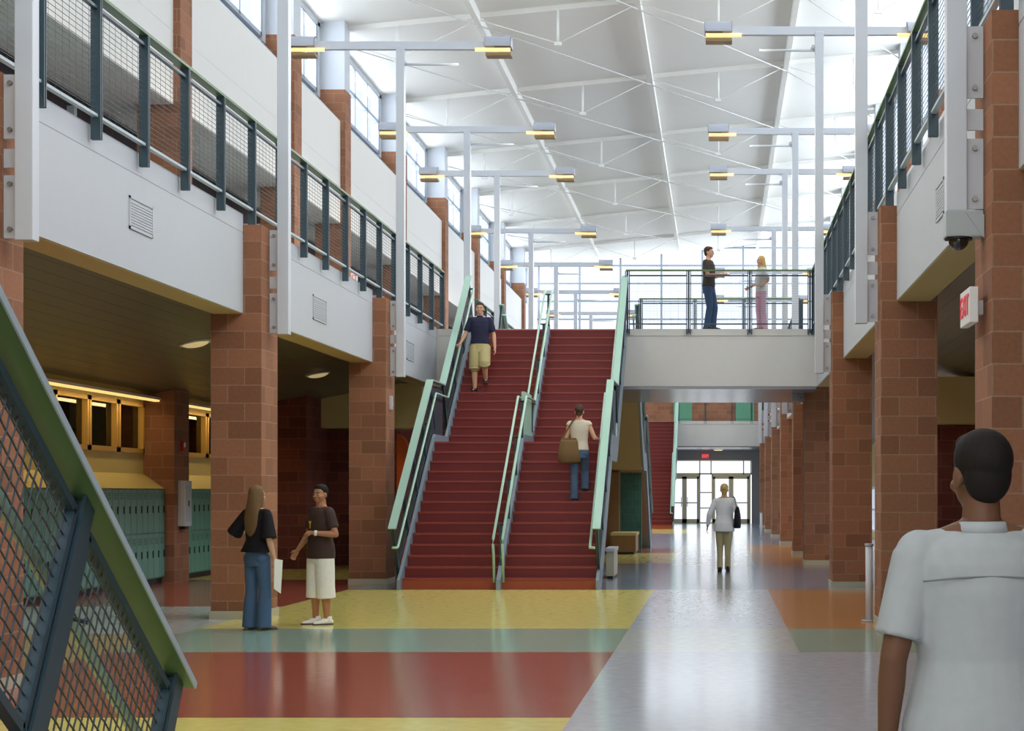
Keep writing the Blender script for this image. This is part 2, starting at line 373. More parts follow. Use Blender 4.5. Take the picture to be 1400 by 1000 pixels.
# ---- upper left wall with pilasters, clerestory and recess
LP = [-3.4,5.2,13.9,22.6,31.2,39.6,45.0,53.2,61.5,69.8,78.4,86.5]
def upper_wall(side):
    nm = 'wall_left' if side<0 else 'wall_right'; sd = 'left' if side<0 else 'right'
    X = (lambda d: XL-d) if side<0 else (lambda d: XR+d)      # d metres outward from the inner face
    def bx(m,d0,d1,*r): a,b=X(d0),X(d1); m.box(min(a,b),max(a,b),*r)
    m=MB(); bx(m,0,.3,YN,YE,8.2,9.43); bx(m,.004,.3,YN,YE,9.43,9.45); bx(m,0,.3,YN,YE,9.45,10.72)
    struct(m,nm,'cream','white upper wall panel of the hall on the %s under the clerestory'%sd,'wall')
    m=MB(); p=[(X(0.0),10.72),(X(.62),11.38),(X(.62),10.4),(X(.3),10.4)]
    m.prism(p,'y',YN,YE); struct(m,'trim_sill_%s'%sd,'white','sloping white sill under the %s clerestory windows'%sd,'sill')
    m=MB(); bx(m,.3,1.6,YN,YE,8.2,8.26); struct(m,'ceiling','cream','pale soffit over the recessed %s walkway wall'%sd,'ceiling')
    m=MB(); bx(m,1.4,1.6,YN,YE,4.98,8.2); struct(m,nm,'block_plum','dark block wall at the back of the upper %s walkway'%sd,'wall')
    zc = 13.12 if side<0 else 14.62
    m=MB(); bx(m,.5,.75,YN,YE,zc-.1,zc+.4); struct(m,nm,'white','white wall strip over the %s clerestory windows'%sd,'wall')
    global wn
    for i,y in enumerate(LP):
        lab = '%s from the near end on the %s' % (ORD[i],sd)
        m=MB(); bx(m,-.12,.62,y,y+.7,4.98,11.5)
        struct(m,'column','block','brick pilaster against the upper wall, '+lab,'pilaster')
        m=MB(); bx(m,-.1,.75,y+.02,y+.68,11.5,zc+.1); struct(m,'column','white','white pier standing on a brick pilaster, '+lab,'pier')
        y1 = LP[i+1] if i+1<len(LP) else YE
        a,b = y+.7,y1; w_ = (b-a); wn+=1
        w = thing('window_%d'%wn,'clerestory window between white piers, '+lab,'window',kind='structure')
        m=MB()
        nv = 4 if w_>6 else 3
        for q in range(nv+1):
            yy=a+.25+q*(w_-.6)/nv; bx(m,.52,.66,yy,yy+.1,11.4,zc)
        for zz in (11.38,12.25,zc-.12): bx(m,.52,.66,a+.25,b-.25,zz,zz+.09)
        m.build('window_frame','frame_bright',w)
        m=MB(); bx(m,.585,.595,a+.25,b-.25,11.4,zc-.05); m.build('pane','glass',w)
        m=MB(); bx(m,.5,.75,a,a+.25,11.3,zc); bx(m,.5,.75,b-.25,b,11.3,zc); m.build('window_reveal','white',w)
    return
upper_wall(-1); upper_wall(1)
# windows and exit signs along the recessed walkway wall
for k,(a,b) in enumerate(((16.6,19.4),(23.8,27.2),(35.4,36.9),(37.1,38.6),(46.5,49.5))):
    wn+=1
    w=thing('window_%d'%wn,'white-framed window in the recessed upper left wall, %s from the near end'%ORD[k],'window',kind='structure')
    m=MB(); m.box(-10.72,-10.62,a,a+.08,5.4,7.4).box(-10.72,-10.62,b-.08,b,5.4,7.4).box(-10.72,-10.62,a,b,7.32,7.4).box(-10.72,-10.62,a,b,5.4,5.48).box(-10.72,-10.62,(a+b)/2-.03,(a+b)/2+.03,5.4,7.4)
    m.build('window_frame','frame_alu',w); MB().box(-10.69,-10.68,a,b,5.4,7.4).build('pane','door_green',w)
# ---- main ceiling
def cz(x): return 13.2+.1*(x+9.3)
mb=MB(); mb.hexa([(-10.2,YN,cz(-10.2)),(6.2,YN,cz(6.2)),(6.2,YE,cz(6.2)),(-10.2,YE,cz(-10.2)),(-10.2,YN,cz(-10.2)+.2),(6.2,YN,cz(6.2)+.2),(6.2,YE,cz(6.2)+.2),(-10.2,YE,cz(-10.2)+.2)])
struct(mb,'ceiling','ceiling_white','high sloping white deck ceiling of the hall','ceiling')
for x,l in ((-6,'left'),(-2,'middle'),(2,'right')):
    struct(MB().bar((x,YN,cz(x)-.12),(x,YE,cz(x)-.12),.14,.26),'beam','ceiling_white','long white purlin along the hall ceiling, %s one'%l,'beam')
ty=[19.4,28.2,37.0,45.6,54.0,62.6,70.9,79.2,87.4]
for i,y in enumerate(ty):
    m=MB()
    m.bar((-9.8,y,cz(-9.8)-.06),(5.6,y,cz(5.6)-.06),.1,.14)
    for xc in (-8,-4,0,4):
        zt=cz(xc); zb=zt-.95
        m.tube([(xc,y,zt-.1),(xc,y,zb)],.03,8); m.box(xc-.09,xc+.09,y-.05,y+.05,zb-.06,zb+.03)
        for dx in (-2,2):
            m.tube([(xc,y,zb),(max(-9.9,xc+dx),y,cz(xc+dx)-.15)],.014,6)
    struct(m,'beam','ceiling_white','white ceiling rafter with hanging struts and tie rods, %s from the near end'%ORD[i],'beam')
m=MB()
for i in range(len(ty)-1):
    for x0,x1 in ((-9.8,-6),(-6,-2),(-2,2),(2,5.4)):
        q = (i%2==0)
        m.tube([(x0,ty[i],cz(x0)-.3),(x1,ty[i+1],cz(x1)-.3)],.018,6)
struct(m,'beam','rod_white','thin diagonal white brace rods across the ceiling panels','brace rods')

# ---- bridges
def bridge(y0,y1,label,x0=-5.9,under='bridge_under'):
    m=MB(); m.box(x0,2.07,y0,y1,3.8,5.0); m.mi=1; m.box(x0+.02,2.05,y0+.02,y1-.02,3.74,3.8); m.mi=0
    m.box(x0,2.07,y0-.015,y0,4.86,5.0)
    return struct(m,'floor',['cream',under],label,'bridge')
bridge(38.3,44.0,'cream bridge deck across the hall at the stair head')
bridge(87.6,YE,'far cream bridge deck above the entrance doors')

# ---- end wall
zt=lambda x: cz(x)
mb=MB(); mb.box(-12.3,-2.55,YE,YE+.3,0,5); mb.box(1.72,8.5,YE,YE+.3,0,5); mb.box(-2.55,1.72,YE,YE+.3,3.24,5)
struct(mb,'wall_back','header_grey','dark end wall around the entrance doors','wall')
mb=MB(); mb.box(-12.3,8.5,YE,YE+.3,5,8.6); struct(mb,'wall_back','block','block end wall at upper floor level','wall')
for k,x in enumerate((-2.3,.9)):
    d=thing('door_%d'%(k+3),'green upper door in the end wall, %s one'%('left','right')[k],'door',(x,YE-.02,4.98),kind='structure')
    MB().box(0,.95,-.06,.02,.02,2.1).build('door_panel','door_green',d); MB().tube([(.85,-.1,1.0),(.7,-.1,1.0)],.015,8).build('handle','bolt',d)
wn+=1
w=thing('window_%d'%wn,'great white gridded glass wall at the far end of the hall','window',kind='structure')
m=MB()
xs=[-9.3+.08+k*2.1 for k in range(8)]
for x in xs: m.box(x-.05,x+.05,YE-.05,YE+.1,8.6,zt(x))
z=8.6
while z<14.3:
    xa=-9.3
    if z>13.2: xa=min(5.2,(z-13.2)/.1-9.3+.4)
    m.box(xa,5.4,YE-.04,YE+.08,z,z+.09); z+=.92
m.build('window_frame','frame_bright',w)
p=[(-9.3,8.6),(5.4,8.6),(5.4,zt(5.4)),(-9.3,zt(-9.3))]
MB().prism(p,'y',YE+.02,YE+.03).build('pane','glass',w)
# entrance doors
def leaf(root,x0,x1,hinge):
    m=MB(); m.box(x0,x0+.12,-.05,.02,0,2.4).box(x1-.12,x1,-.05,.02,0,2.4).box(x0,x1,-.05,.02,0,.22).box(x0,x1,-.05,.02,2.28,2.4).box(x0,x1,-.04,.01,1.02,1.08)
    o=m.build('door_leaf','frame_grey',root); MB().box(x0+.12,x1-.12,-.02,-.01,.22,2.28).build('pane','glass',o)
    hx = x1-.16 if hinge=='l' else x0+.16
    MB().tube([(hx,-.11,.85),(hx,-.11,1.35)],.018,8).build('handle','bolt',o)
for k,(a,b) in enumerate(((-2.5,-.98),(-.28,1.6))):
    d=thing('door_%d'%(k+1),['left glazed pair of entrance doors under the far bridge','right glazed pair of entrance doors under the far bridge'][k],'door',(0,YE,0),kind='structure')
    m=MB(); m.box(a-.06,a,-.07,.05,0,2.5).box(b,b+.06,-.07,.05,0,2.5).box(a-.06,b+.06,-.07,.05,2.4,2.5); m.build('door_frame','frame_grey',d)
    leaf(d,a,(a+b)/2,'l'); leaf(d,(a+b)/2,b,'r')
wn+=1
w=thing('window_%d'%wn,'transom windows and narrow sidelight around the entrance doors','window',(0,YE,0),kind='structure')
m=MB(); m.box(-2.55,1.72,-.06,.05,3.2,3.26).box(-2.55,1.72,-.06,.05,2.5,2.58)
for x in (-2.52,-.95,-.37,1.3,1.68): m.box(x-.03,x+.03,-.06,.05,2.5,3.24)
for z in (.0,.75,1.55): m.box(-.92,-.34,-.05,.03,z,z+.06)
m.build('window_frame','frame_grey',w); MB().box(-2.55,1.72,-.01,0,2.55,3.24).build('pane','glass',w); MB().box(-.92,-.34,-.01,0,.02,2.5).build('pane','glass',w)
# ------------------------------------------------------------------ stairs and railings
RI,TR,LD = .178,.262,1.75
S14 = 13*TR; S15 = S14+LD; STOP = S15+13*TR
XS0,XS1,XSC = -5.13,-1.98,-3.55
def nose_h(s):                      # nosing line
    if s <= S14: return RI+s*RI/TR
    if s <= S15: return 14*RI+max(0,(s-S15+TR))*RI/TR
    return 15*RI+(s-S15)*RI/TR
def stairs(Y0,dr,label):
    Y = lambda s: Y0+dr*s
    root = thing('staircase',label,'stairs',(0,0,0))
    def flight(n0,n1,s0,name):
        m=MB(); s=s0
        for n in range(n0,n1+1):
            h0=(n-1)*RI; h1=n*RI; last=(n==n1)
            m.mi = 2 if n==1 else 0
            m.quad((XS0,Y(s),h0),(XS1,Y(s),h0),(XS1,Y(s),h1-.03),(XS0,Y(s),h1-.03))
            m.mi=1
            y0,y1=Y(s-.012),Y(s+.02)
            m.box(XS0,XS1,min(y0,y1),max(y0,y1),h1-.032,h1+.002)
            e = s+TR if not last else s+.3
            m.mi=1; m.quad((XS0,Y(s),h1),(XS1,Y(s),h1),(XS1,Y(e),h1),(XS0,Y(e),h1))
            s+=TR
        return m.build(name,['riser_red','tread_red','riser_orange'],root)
    flight(1,14,0,'lower_flight'); flight(15,28,S15,'upper_flight')
    m=MB(); y0,y1=sorted((Y(S14+.28),Y(S15+.01))); m.box(XS0,XS1,y0,y1,14*RI-.2,14*RI); m.build('landing','tread_red',root)
    # smooth underside
    pts=[(Y(.6),.0),(Y(S14+.35),14*RI-.32),(Y(S15+.25),14*RI-.32),(Y(STOP+.02),28*RI-.42),(Y(STOP+.02),28*RI-.36),(Y(S15+.25),14*RI-.26),(Y(S14+.3),14*RI-.26),(Y(.5),.06)]
    m=MB(); 
    for (a,b,c,d) in ((0,1,6,7),(1,2,5,6),(2,3,4,5)): m.prism([pts[a],pts[b],pts[c],pts[d]],'x',XS0,XS1)
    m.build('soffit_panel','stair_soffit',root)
    for x,w in ((XS0-.03,.05),(XSC,.07),(XS1+.03,.05)):
        up=.1; dn=.34
        A=[(-.22,nose_h(-.22)+up),(S14-.05,nose_h(S14-.05)+up),(S14+.12,14*RI+.14),(S15-.25,14*RI+.14),(S15,15*RI+up),(STOP,28*RI+up)]
        B=[(.55,0),(S14+.1,14*RI-dn),(S14+.2,14*RI-dn),(S15-.1,14*RI-dn),(S15+.25,15*RI-dn-.02),(STOP,28*RI-dn-.1)]
        A[0]=(-.22,.14)
        m=MB(); y0s=x-w/2; y1s=x+w/2
        m.prism([(Y(-.22),0),(Y(.55),0),(Y(.55),nose_h(.55)+up),(Y(0.0),nose_h(0)+up),(Y(-.22),.16)],'x',y0s,y1s)
        A[0]=(.55,nose_h(.55)+up)
        for i in range(len(A)-1):
            m.prism([(Y(A[i][0]),A[i][1]),(Y(A[i+1][0]),A[i+1][1]),(Y(B[i+1][0]),B[i+1][1]),(Y(B[i][0]),B[i][1])],'x',y0s,y1s)
        o=m.build('stringer','stringer',root); o['label']='grey steel stringer'
    return root

SL = RI/TR; NL = math.hypot(1,SL); DT=(1/NL,SL/NL); DP=(SL/NL,-1/NL)    # along the slope, and square to it downwards
def guard(Y0,dr,x,inner,label,off=1.12,crimp=False,cap='rail_green'):
    """flat-capped stair guard: posts square to the slope, woven wire panels, round inner handrail. inner = +1/-1 side of the treads"""
    Y=lambda s: Y0+dr*s
    P=lambda s,h,dx=0: (x+dx,Y(s),h)
    root=thing('stair_railing',label,'railing')
    q=off
    lo0=(-.45,RI-.45*SL+q); lo1=(S14,RI+S14*SL+q)
    up0=(S15+(lo1[1]-(15*RI+q))/SL, lo1[1]); up1=(STOP,28*RI+q)
    m=MB()
    def plate(a,b,w=.12,t=.02): m.bar(P(*a),P(*b),w,t)
    m.bar(P(*lo0),P(*lo1),.12,.02); m.bar(P(*lo1),P(*up0),.12,.02); m.bar(P(*up0),P(*up1),.12,.02)
    m.build('cap_rail',cap,root)
    for e in (-1,1):
        m=MB(); dx=e*.062
        m.bar(P(*lo0,dx),P(*lo1,dx),.006,.026); m.bar(P(*lo1,dx),P(*up0,dx),.006,.026); m.bar(P(*up0,dx),P(*up1,dx),.006,.026)
        o=m.build('cap_edge','rail_edge',root); o['label']='cap edge painted pale as if lit'  # light falling on the cap edge is put into its pale colour
    # posts
    def post(s,h,L):
        m=MB(); a=(s+DP[0]*.012,h+DP[1]*.012); b=(s+DP[0]*L,h+DP[1]*L)
        for e in (-.02,.02):
            m.bar(P(*a,e),P(*b,e),.012,.085,up=(0,dr*DT[0],DT[1]))
        m.bar(P(*a),P(*b),.04,.03,up=(0,dr*DT[0],DT[1]))
        m.build('post','rail_dark',root)
    def run(s0,s1,hs,n,first=False):
        ss=[s0+(s1-s0)*k/n for k in range(n+1)]
        for k,s in enumerate(ss):
            L=.99
            if first and k==0: L=1.08
            post(s,hs(s),L)
        for k in range(n):
            a=ss[k]+.06; b=ss[k+1]-.06
            len_=(b-a)*NL
            o=(a,hs(a))
            C=lambda u,v,dx=0: (x+dx, Y(o[0]+DT[0]*u+DP[0]*v), o[1]+DT[1]*u+DP[1]*v)
            v0,v1=.085,.82
            fr=MB()
            for (c,d) in (((0,v0),(len_,v0)),((0,v1),(len_,v1)),((0,v0),(0,v1)),((len_,v0),(len_,v1))):
                fr.bar(C(*c),C(*d),.03,.035,up=(1,0,0))
            f=fr.build('panel_frame','rail_dark',root)
            w=MB(); st=.05; r=.0055
            nu=int(len_/st); nv=int((v1-v0)/st)
            for i in range(1,nu+1):
                u=i*len_/(nu+1)
                if crimp:
                    pts=[C(u,v0+(v1-v0)*j/(nv+1),.0012*(1 if (i+j)%2 else -1)) for j in range(nv+2)]; w.tube(pts,.0032,5)
                else: w.bar(C(u,v0),C(u,v1),r,r)
            for j in range(1,nv+1):
                v=v0+(v1-v0)*j/(nv+1)
                if crimp:
                    pts=[C(len_*i/(nu+1),v,-.0012*(1 if (i+j)%2 else -1)) for i in range(nu+2)]; w.tube(pts,.0032,5)
                else: w.bar(C(0,v),C(len_,v),r,r)
            w.build('wire_mesh','wire',f)
    run(lo0[0]+.06,lo1[0]-.06,lambda s: RI+s*SL+q,4,True)
    run(up0[0]+.02,up1[0]-.06,lambda s: 15*RI+(s-S15)*SL+q,3)
    # level panel over the landing
    m=MB(); zl=lo1[1]
    o=m.box(x-.012,x+.012,min(Y(lo1[0]+.05),Y(up0[0]-.05)),max(Y(lo1[0]+.05),Y(up0[0]-.05)),14*RI+.12,zl-.12).build('landing_panel','rail_dark',root)
    # inner handrail on brackets
    dx=inner*.1; d=.26; c0=(lo0[0]-.02,lo0[1]-d-.02)
    pts=[P(c0[0]-.1,c0[1]-.02,inner*.02),P(c0[0]-.06,c0[1]-.02,dx),P(*c0,dx),P(lo1[0]+.05,lo1[1]-d+.02,dx),P(up0[0]+.05,lo1[1]-d+.02,dx),P(up1[0],up1[1]-d,dx),P(up1[0]+.12,up1[1]-d,inner*.02)]
    h=MB().tube(pts,.022,10).build('handrail','rail_green',root); h['label']='round pale green handrail'
    for s,hh in ((.5,RI+.5*SL+q),(1.6,RI+1.6*SL+q),(2.7,RI+2.7*SL+q),(S15+.6,15*RI+.6*SL+q),(S15+1.8,15*RI+1.8*SL+q),(S15+2.9,15*RI+2.9*SL+q)):
        MB().tube([P(s,hh-d-.09,0),P(s,hh-d-.07,inner*.08),P(s,hh-d-.01,dx)],.008,6).build('bracket','rail_dark',root)
    return root

def centre_rail(Y0,dr,label):
    Y=lambda s: Y0+dr*s; x=XSC
    root=thing('stair_railing',label,'railing'); q=.82
    for dx in (-.075,.075):
        P=lambda s,h: (x+dx,Y(s),h)
        e=RI-.25*SL+q
        pts=[(-.12,.12),(-.2,.55),(-.28,e-.1),(-.25,e)]
        pts+=[(S14,RI+S14*SL+q),(S15-.2,RI+S14*SL+q),(STOP,28*RI+q),(STOP+.2,28*RI+q+.03)]
        MB().tube([P(*p) for p in pts],.022,10).build('handrail','rail_green',root)
    for s in (.15,1.25,2.35,S14-.05,S15-.1,S15+1.1,S15+2.3,STOP-.05):
        h=nose_h(s) if s<=S14 else (14*RI if s<S15 else nose_h(s))
        m=MB(); m.box(x-.025,x+.025,min(Y(s),Y(s+.03)),max(Y(s),Y(s+.03)),h-.02,h+q-.05); m.box(x-.08,x+.08,min(Y(s),Y(s+.03)),max(Y(s),Y(s+.03)),h+q-.07,h+q-.04)
        m.build('post','rail_dark',root)
    for k in range(7):
        s=S14+.15+k*.2
        m=MB(); m.box(x-.03,x+.03,min(Y(s),Y(s+.02)),max(Y(s),Y(s+.02)),14*RI+.1,14*RI+q+.1); m.build('baluster','rail_green',root)
    # closing plates low along the flights
    for (s0,s1,f) in ((.1,S14-.1,lambda s:RI+s*SL),(S15+.1,STOP-.1,lambda s:15*RI+(s-S15)*SL)):
        m=MB()
        for hh in (.25,.5): m.bar((x,Y(s0),f(s0)+hh),(x,Y(s1),f(s1)+hh),.014,.03)
        m.build('mid_rail','cap_green',root)
    return root

stairs(29.7,1,'wide red main staircase rising from the yellow floor to the bridge')
guard(29.7,1,-5.22,1,'left green-capped guard rail of the main red staircase')
guard(29.7,1,-1.95,-1,'right green-capped guard rail of the main red staircase')
centre_rail(29.7,1,'slim green centre handrail dividing the main red staircase')
Y2=44.0+STOP
stairs(Y2,-1,'staircase going down behind the bridge, seen from below')
guard(Y2,-1,-1.95,-1,'guard rail of the staircase behind the bridge, beside the aisle')
guard(Y2,-1,-5.22,1,'far-side guard rail of the staircase behind the bridge')
stairs(79.0,1,'distant red staircase by the entrance doors')
guard(79.0,1,-1.95,-1,'pale green guard rail of the distant red staircase')
Y00=6.16
stairs(Y00-.4,-1,'nearest staircase at the lower left, mostly outside the picture')
guard(Y00,-1,-1.95,-1,'big green-capped mesh guard rail in the lower left corner',off=1.0,crimp=True,cap='cap_green')

ZT=6.24
def balcony_rail(x,side,ys,label,last=True,axis='y'):
    """posts clamped on the fascia; wire panels between"""
    root=thing('balcony_railing',label,'railing')
    def bx(m,a0,a1,d0,d1,z0,z1):
        if axis=='y': m.box(x+min(d0*side,d1*side),x+max(d0*side,d1*side),a0,a1,z0,z1)
        else: m.box(a0,a1,x+min(d0*side,d1*side),x+max(d0*side,d1*side),z0,z1)
    m=MB(); bx(m,ys[0]-.032,ys[-1]+(.05 if last else -.034),-.05,.06,ZT-.03,ZT); m.build('cap_rail','cap_green',root)
    pw=.03 if axis=='y' else .05
    for k,y in enumerate(ys if last else ys[:-1]):
        m=MB(); bx(m,y-pw,y-pw+.018,-.05,.045,4.88,ZT-.03); bx(m,y+pw-.018,y+pw,-.05,.045,4.88,ZT-.03); bx(m,y-.02,y+.02,-.03,.025,4.92,ZT-.03)
        m.build('post','rail_dark',root)
    for k in range(len(ys)-1):
        a,b=ys[k]+pw,ys[k+1]-pw
        m=MB(); bx(m,a,b,-.022,.022,6.1,6.13)
        f=m.build('panel_frame','rail_dark',root)
        m=MB(); bx(m,a,b,-.026,.026,5.088,5.115); o=m.build('bottom_rail','rail_edge' if axis=='y' else 'rail_dark',root)
        if axis=='y': o['label']='pale bottom rail'
        w=MB(); r=.0024 if axis=='y' else .0013
        n=int((b-a)/.16)
        for i in range(1,n): yy=a+(b-a)*i/n; bx(w,yy-.0013,yy+.0013,-.0013,.0013,5.115,6.1)
        for j in range(1,19): zz=5.115+j*.0518; bx(w,a,b,-r,r,zz-r,zz+r)
        w.build('wire_mesh','wire',f)
    return root
LY=lambda k: 15.71+1.43*k
PLX,PRX=-5.83,2.0
secs=[(-7,-1,'left balcony railing at the upper left corner, before the first white post'),(-1,5,'left balcony railing between the first and second white posts'),
      (5,11,'left balcony railing between the second and third white posts'),(11,16,'left balcony railing ending at the red stair head')]
for a,b,l in secs:
    balcony_rail(PLX,-1,[LY(k) for k in range(a,b+1)],l,last=(b==16))
for i,(a,b) in enumerate(((44.1,53.6),(53.6,61.9),(61.9,70.4),(70.4,78.8),(78.8,87.4))):
    n=6; balcony_rail(PLX,-1,[a+(b-a)*k/n for k in range(n+1)],'left balcony railing beyond the bridge, %s stretch after it'%ORD[i],last=(i==4))
RY=lambda k: 17.0+1.44*k
for a,b,l in ((-8,-3,'right balcony railing at the upper right corner'),(-3,3,'right balcony railing between the first and second right columns'),(3,9,'right balcony railing between the second and third right columns'),(9,14,'right balcony railing meeting the bridge')):
    ys=[RY(k) for k in range(a,b+1)]
    if b==14: ys.append(38.25)
    balcony_rail(PRX,1,ys,l,last=(b==14))
for i,(a,b) in enumerate(((44.1,55.6),(55.6,64.8),(64.8,73.8),(73.8,87.4))):
    n=7; balcony_rail(PRX,1,[a+(b-a)*k/n for k in range(n+1)],'right balcony railing beyond the bridge, %s stretch after it'%ORD[i],last=(i==3))
balcony_rail(38.27,1,[-1.9,-.62,.66,1.92],'green front railing of the bridge before the two talking people',axis='x')
balcony_rail(43.9,-1,[-1.86,-.56,.62,1.9],'green rear railing of the bridge behind the two talking people',axis='x')
balcony_rail(87.62,1,[-1.9,-.62,.66,1.6],'railing of the far bridge above the entrance doors',axis='x')

# ------------------------------------------------------------------ lamp posts
def lamp_post(side,y,ztop,label):
    """square white post bolted beside a column, T arm with two lamp heads"""
    px = -5.49 if side<0 else 1.69
    colx = CX_L if side<0 else CX_R
    t=thing('lamp_post',label,'lamp post',(px,y+.42,0))
    w=.072
    MB().box(-w,w,-w,w,3.57,ztop-.02).build('pole','steel_white',t,bevel=.006)
    e=colx-px; s=1 if e>0 else -1
    for z0,z1,nb in ((4.38,4.89,2),(4.15,4.3,0),(3.59,4.09,2)):
        x0,x1=sorted((s*w,e))
        p=MB().box(x0,x1,-.012,.012,z0,z1).build('bracket_plate','steel_white',t)
        for q in range(nb):
            zz=z0+.07 if q==0 else z1-.07
            MB().tube([((x0+x1)/2,-.04,zz),((x0+x1)/2,-.01,zz)],.02,8).build('bolt','bolt',p)
    A=1.92
    MB().box(-A+.3,A-.3,-.05,.05,ztop-.07,ztop+.07).build('arm','steel_white',t,bevel=.006)
    MB().tube([(-s*w*1.0,0,ztop-.32),(-s*1.0,0,ztop-.32)],.022,8).build('side_arm','steel_white',t)
    MB().tube([(-s*w,0,ztop-.55+.3),(-s*w-.03,0,ztop-.3)],.05,8).build('collar','steel_white',t)
    for e2 in (-1,1):
        a,b=sorted((e2*(A-.46),e2*A)); zc=ztop-.02
        m=MB(); n=14
        arc=[(-.19*math.cos(math.pi*k/n),zc-.02+.2*math.sin(math.pi*k/n)) for k in range(n+1)]
        inner=[(-.175*math.cos(math.pi*k/n),zc-.02+.185*math.sin(math.pi*k/n)) for k in range(n,-1,-1)]
        for k in range(n):
            m.prism([arc[k],arc[k+1],inner[n-k-1],inner[n-k]],'x',a,b)
        hd=m.build('lamp_head','lamp_shell',t)
        for xx in (a,b-.01):
            MB().prism(arc,'x',xx,xx+.01).build('end_cap','lamp_shell',hd)
        g=a-.16 if e2>0 else a+.02; g1=b-.02 if e2>0 else b+.16
        MB().tube([(g,-.1,zc-.07),(g1,-.1,zc-.07)],.034,10).build('lamp_tube','lamp_glow',hd)
        MB().box(a+.02,b,-.13,.15,zc-.17,zc-.12).build('reflector_tray','lamp_tray',hd)
    return t
LT=[9.5,9.5,9.3,9.52,9.5,9.25,9.3,9.3,9.3,9.3]; RT=[9.5,9.5,9.3,9.52,9.72,9.6,9.4,9.4,9.4]
for i,y in enumerate(LCOL[:9]): lamp_post(-1,y,LT[i],'tall white twin-arm lamp post on the left columns, %s from the near end'%ORD[i])
for i,y in enumerate(RCOL[:8]): lamp_post(1,y,RT[i],'tall white twin-arm lamp post on the right columns, %s from the near end'%ORD[i])

# ------------------------------------------------------------------ lockers
def make_locker():
    t=thing('locker','green two-tier metal locker in the near bank left of the brick pier','locker',(0,0,0),group='near bank of green lockers')
    MB().box(-.37,-.02,0,.3,.1,1.63).build('body','locker',t); p=MB().box(-.35,-.05,0,.3,0,.1).build('plinth','dark',t)
    for z0 in (.12,.885):
        d=MB().box(-.02,0,.006,.294,z0,z0+.735).build('door','locker',t,bevel=.004)
        MB().box(0,.012,.225,.265,z0+.34,z0+.46).build('handle','dark',d)
        m=MB()
        for q in range(4): m.box(0,.003,.06,.24,z0+.58+q*.03,z0+.588+q*.03)
        m.build('vent','dark',d)
    return t
first=make_locker()
ys=[31.48-.305*k for k in range(36)]; first.location=(-9.62,ys[0],0)
for y in ys[1:]:
    c=copy_tree(first); c.location=(-9.62,y,0)
ys=[32.72+.305*k for k in range(15)]
for y in ys:
    c=copy_tree(first); c.location=(-9.62,y,0)
    c['label']='green two-tier metal locker in the far bank beyond the brick pier'; c['group']='far bank of green lockers'

# ------------------------------------------------------------------ small fittings
def vent(side,y,label,w=.3,h=.42,z=4.05):
    x = -5.9 if side<0 else 2.07
    t=thing('wall_vent',label,'vent',(x,y,z)); s=1 if side<0 else -1
    m=MB()
    a,b=sorted((0,.015*s)); m.box(a,b,0,w,0,.025).box(a,b,0,w,h-.025,h).box(a,b,0,.025,0,h).box(a,b,w-.025,w,0,h); m.build('frame','white',t)
    m=MB(); a,b=sorted((0,.006*s)); m.box(a,b,.02,w-.02,.02,h-.02); m.build('backing','device_grey',t)
    m=MB()
    for k in range(9): zz=.04+k*(h-.08)/9; a,b=sorted((.004*s,.013*s)); m.box(a,b,.02,w-.02,zz,zz+.02)
    m.build('grille','white',t)
vent(-1,18.3,'square white vent grille on the near left fascia',w=.75,h=.33,z=4.22)
vent(-1,26.6,'faint white vent grille on the fascia between second and third left columns',w=.9,h=.36,z=4.1)
vent(1,16.7,'white vent grille on the right fascia beside the camera dome',w=.6,h=.34,z=4.12)
vent(-1,34.6,'small white vent grille on the fascia beside the stair rail',w=.8,h=.36,z=4.1)
# flush oval lamps in the low ceiling
for k,(x,y,l) in enumerate(((-7.55,26.4,'oval flush ceiling lamp left of the second column'),(-7.4,33.8,'oval flush ceiling lamp seen between the second and third left columns'))):
    f=(x+6.28)/(-10.0+6.28); z=4.0+(3.26-4.0)*f
    t=thing('ceiling_lamp',l,'lamp',(x,y,z)); t.rotation_euler=(0,-math.atan2(.74,3.72),0)
    MB().ball((0,0,-.01),(.2,.2,.07)).build('diffuser','disc_lamp',t); MB().tube([(0,0,-.03),(0,0,.0)],.23,24).build('trim_ring','cream',t)
# camera dome under the nearest right post
t=thing('security_camera','grey security camera box with dark dome under the nearest right post','camera',(1.69,13.02,3.57))
MB().box(-.08,.185,-.09,.09,-.185,0).build('housing','device_grey',t,bevel=.008)
MB().prism([(.06,-.02),(.19,-.2),(.19,-.03)],'y',-.1,-.088).build('bracket','device_grey',t)
MB().tube([(.02,0,-.2),(.02,0,-.185)],.1,20).build('collar','dark',t)
MB().ball((.02,0,-.2),(.075,.075,.075)).build('dome','dome',t)
# exit signs
def exit_sign(label,loc,rz,w=.34,h=.2,glow=False):
    t=thing('exit_sign',label,'exit sign',loc,rz)
    MB().box(-w/2,w/2,-.03,.03,-h/2,h/2).build('housing','exit_white' if not glow else 'exit_glow',t,bevel=.004)
    o=text_mesh('EXIT',h*.85,.003,'exit_red' if not glow else 'exit_white',t); o.rotation_euler=(math.pi/2,0,0); o.location=(0,-.034,0)
    return t
t=exit_sign('white exit sign with red letters on the side of the nearest right column',(1.79,13.05,2.89),-math.pi/2,w=.5,h=.25)
MB().box(-.04,.04,.03,.1,-.05,.05).build('mount','exit_white',t)
exit_sign('small glowing red exit sign over the entrance doors',(-.67,93.9,3.45),0,w=.34,h=.2,glow=True)
exit_sign('red-lettered exit sign in the left walkway behind second railing stretch',(-9.55,40.6,7.0),math.radians(35),w=.42,h=.25)
exit_sign('red-lettered exit sign in the left walkway by the far railing',(-9.4,46.6,7.05),math.radians(30),w=.42,h=.25)
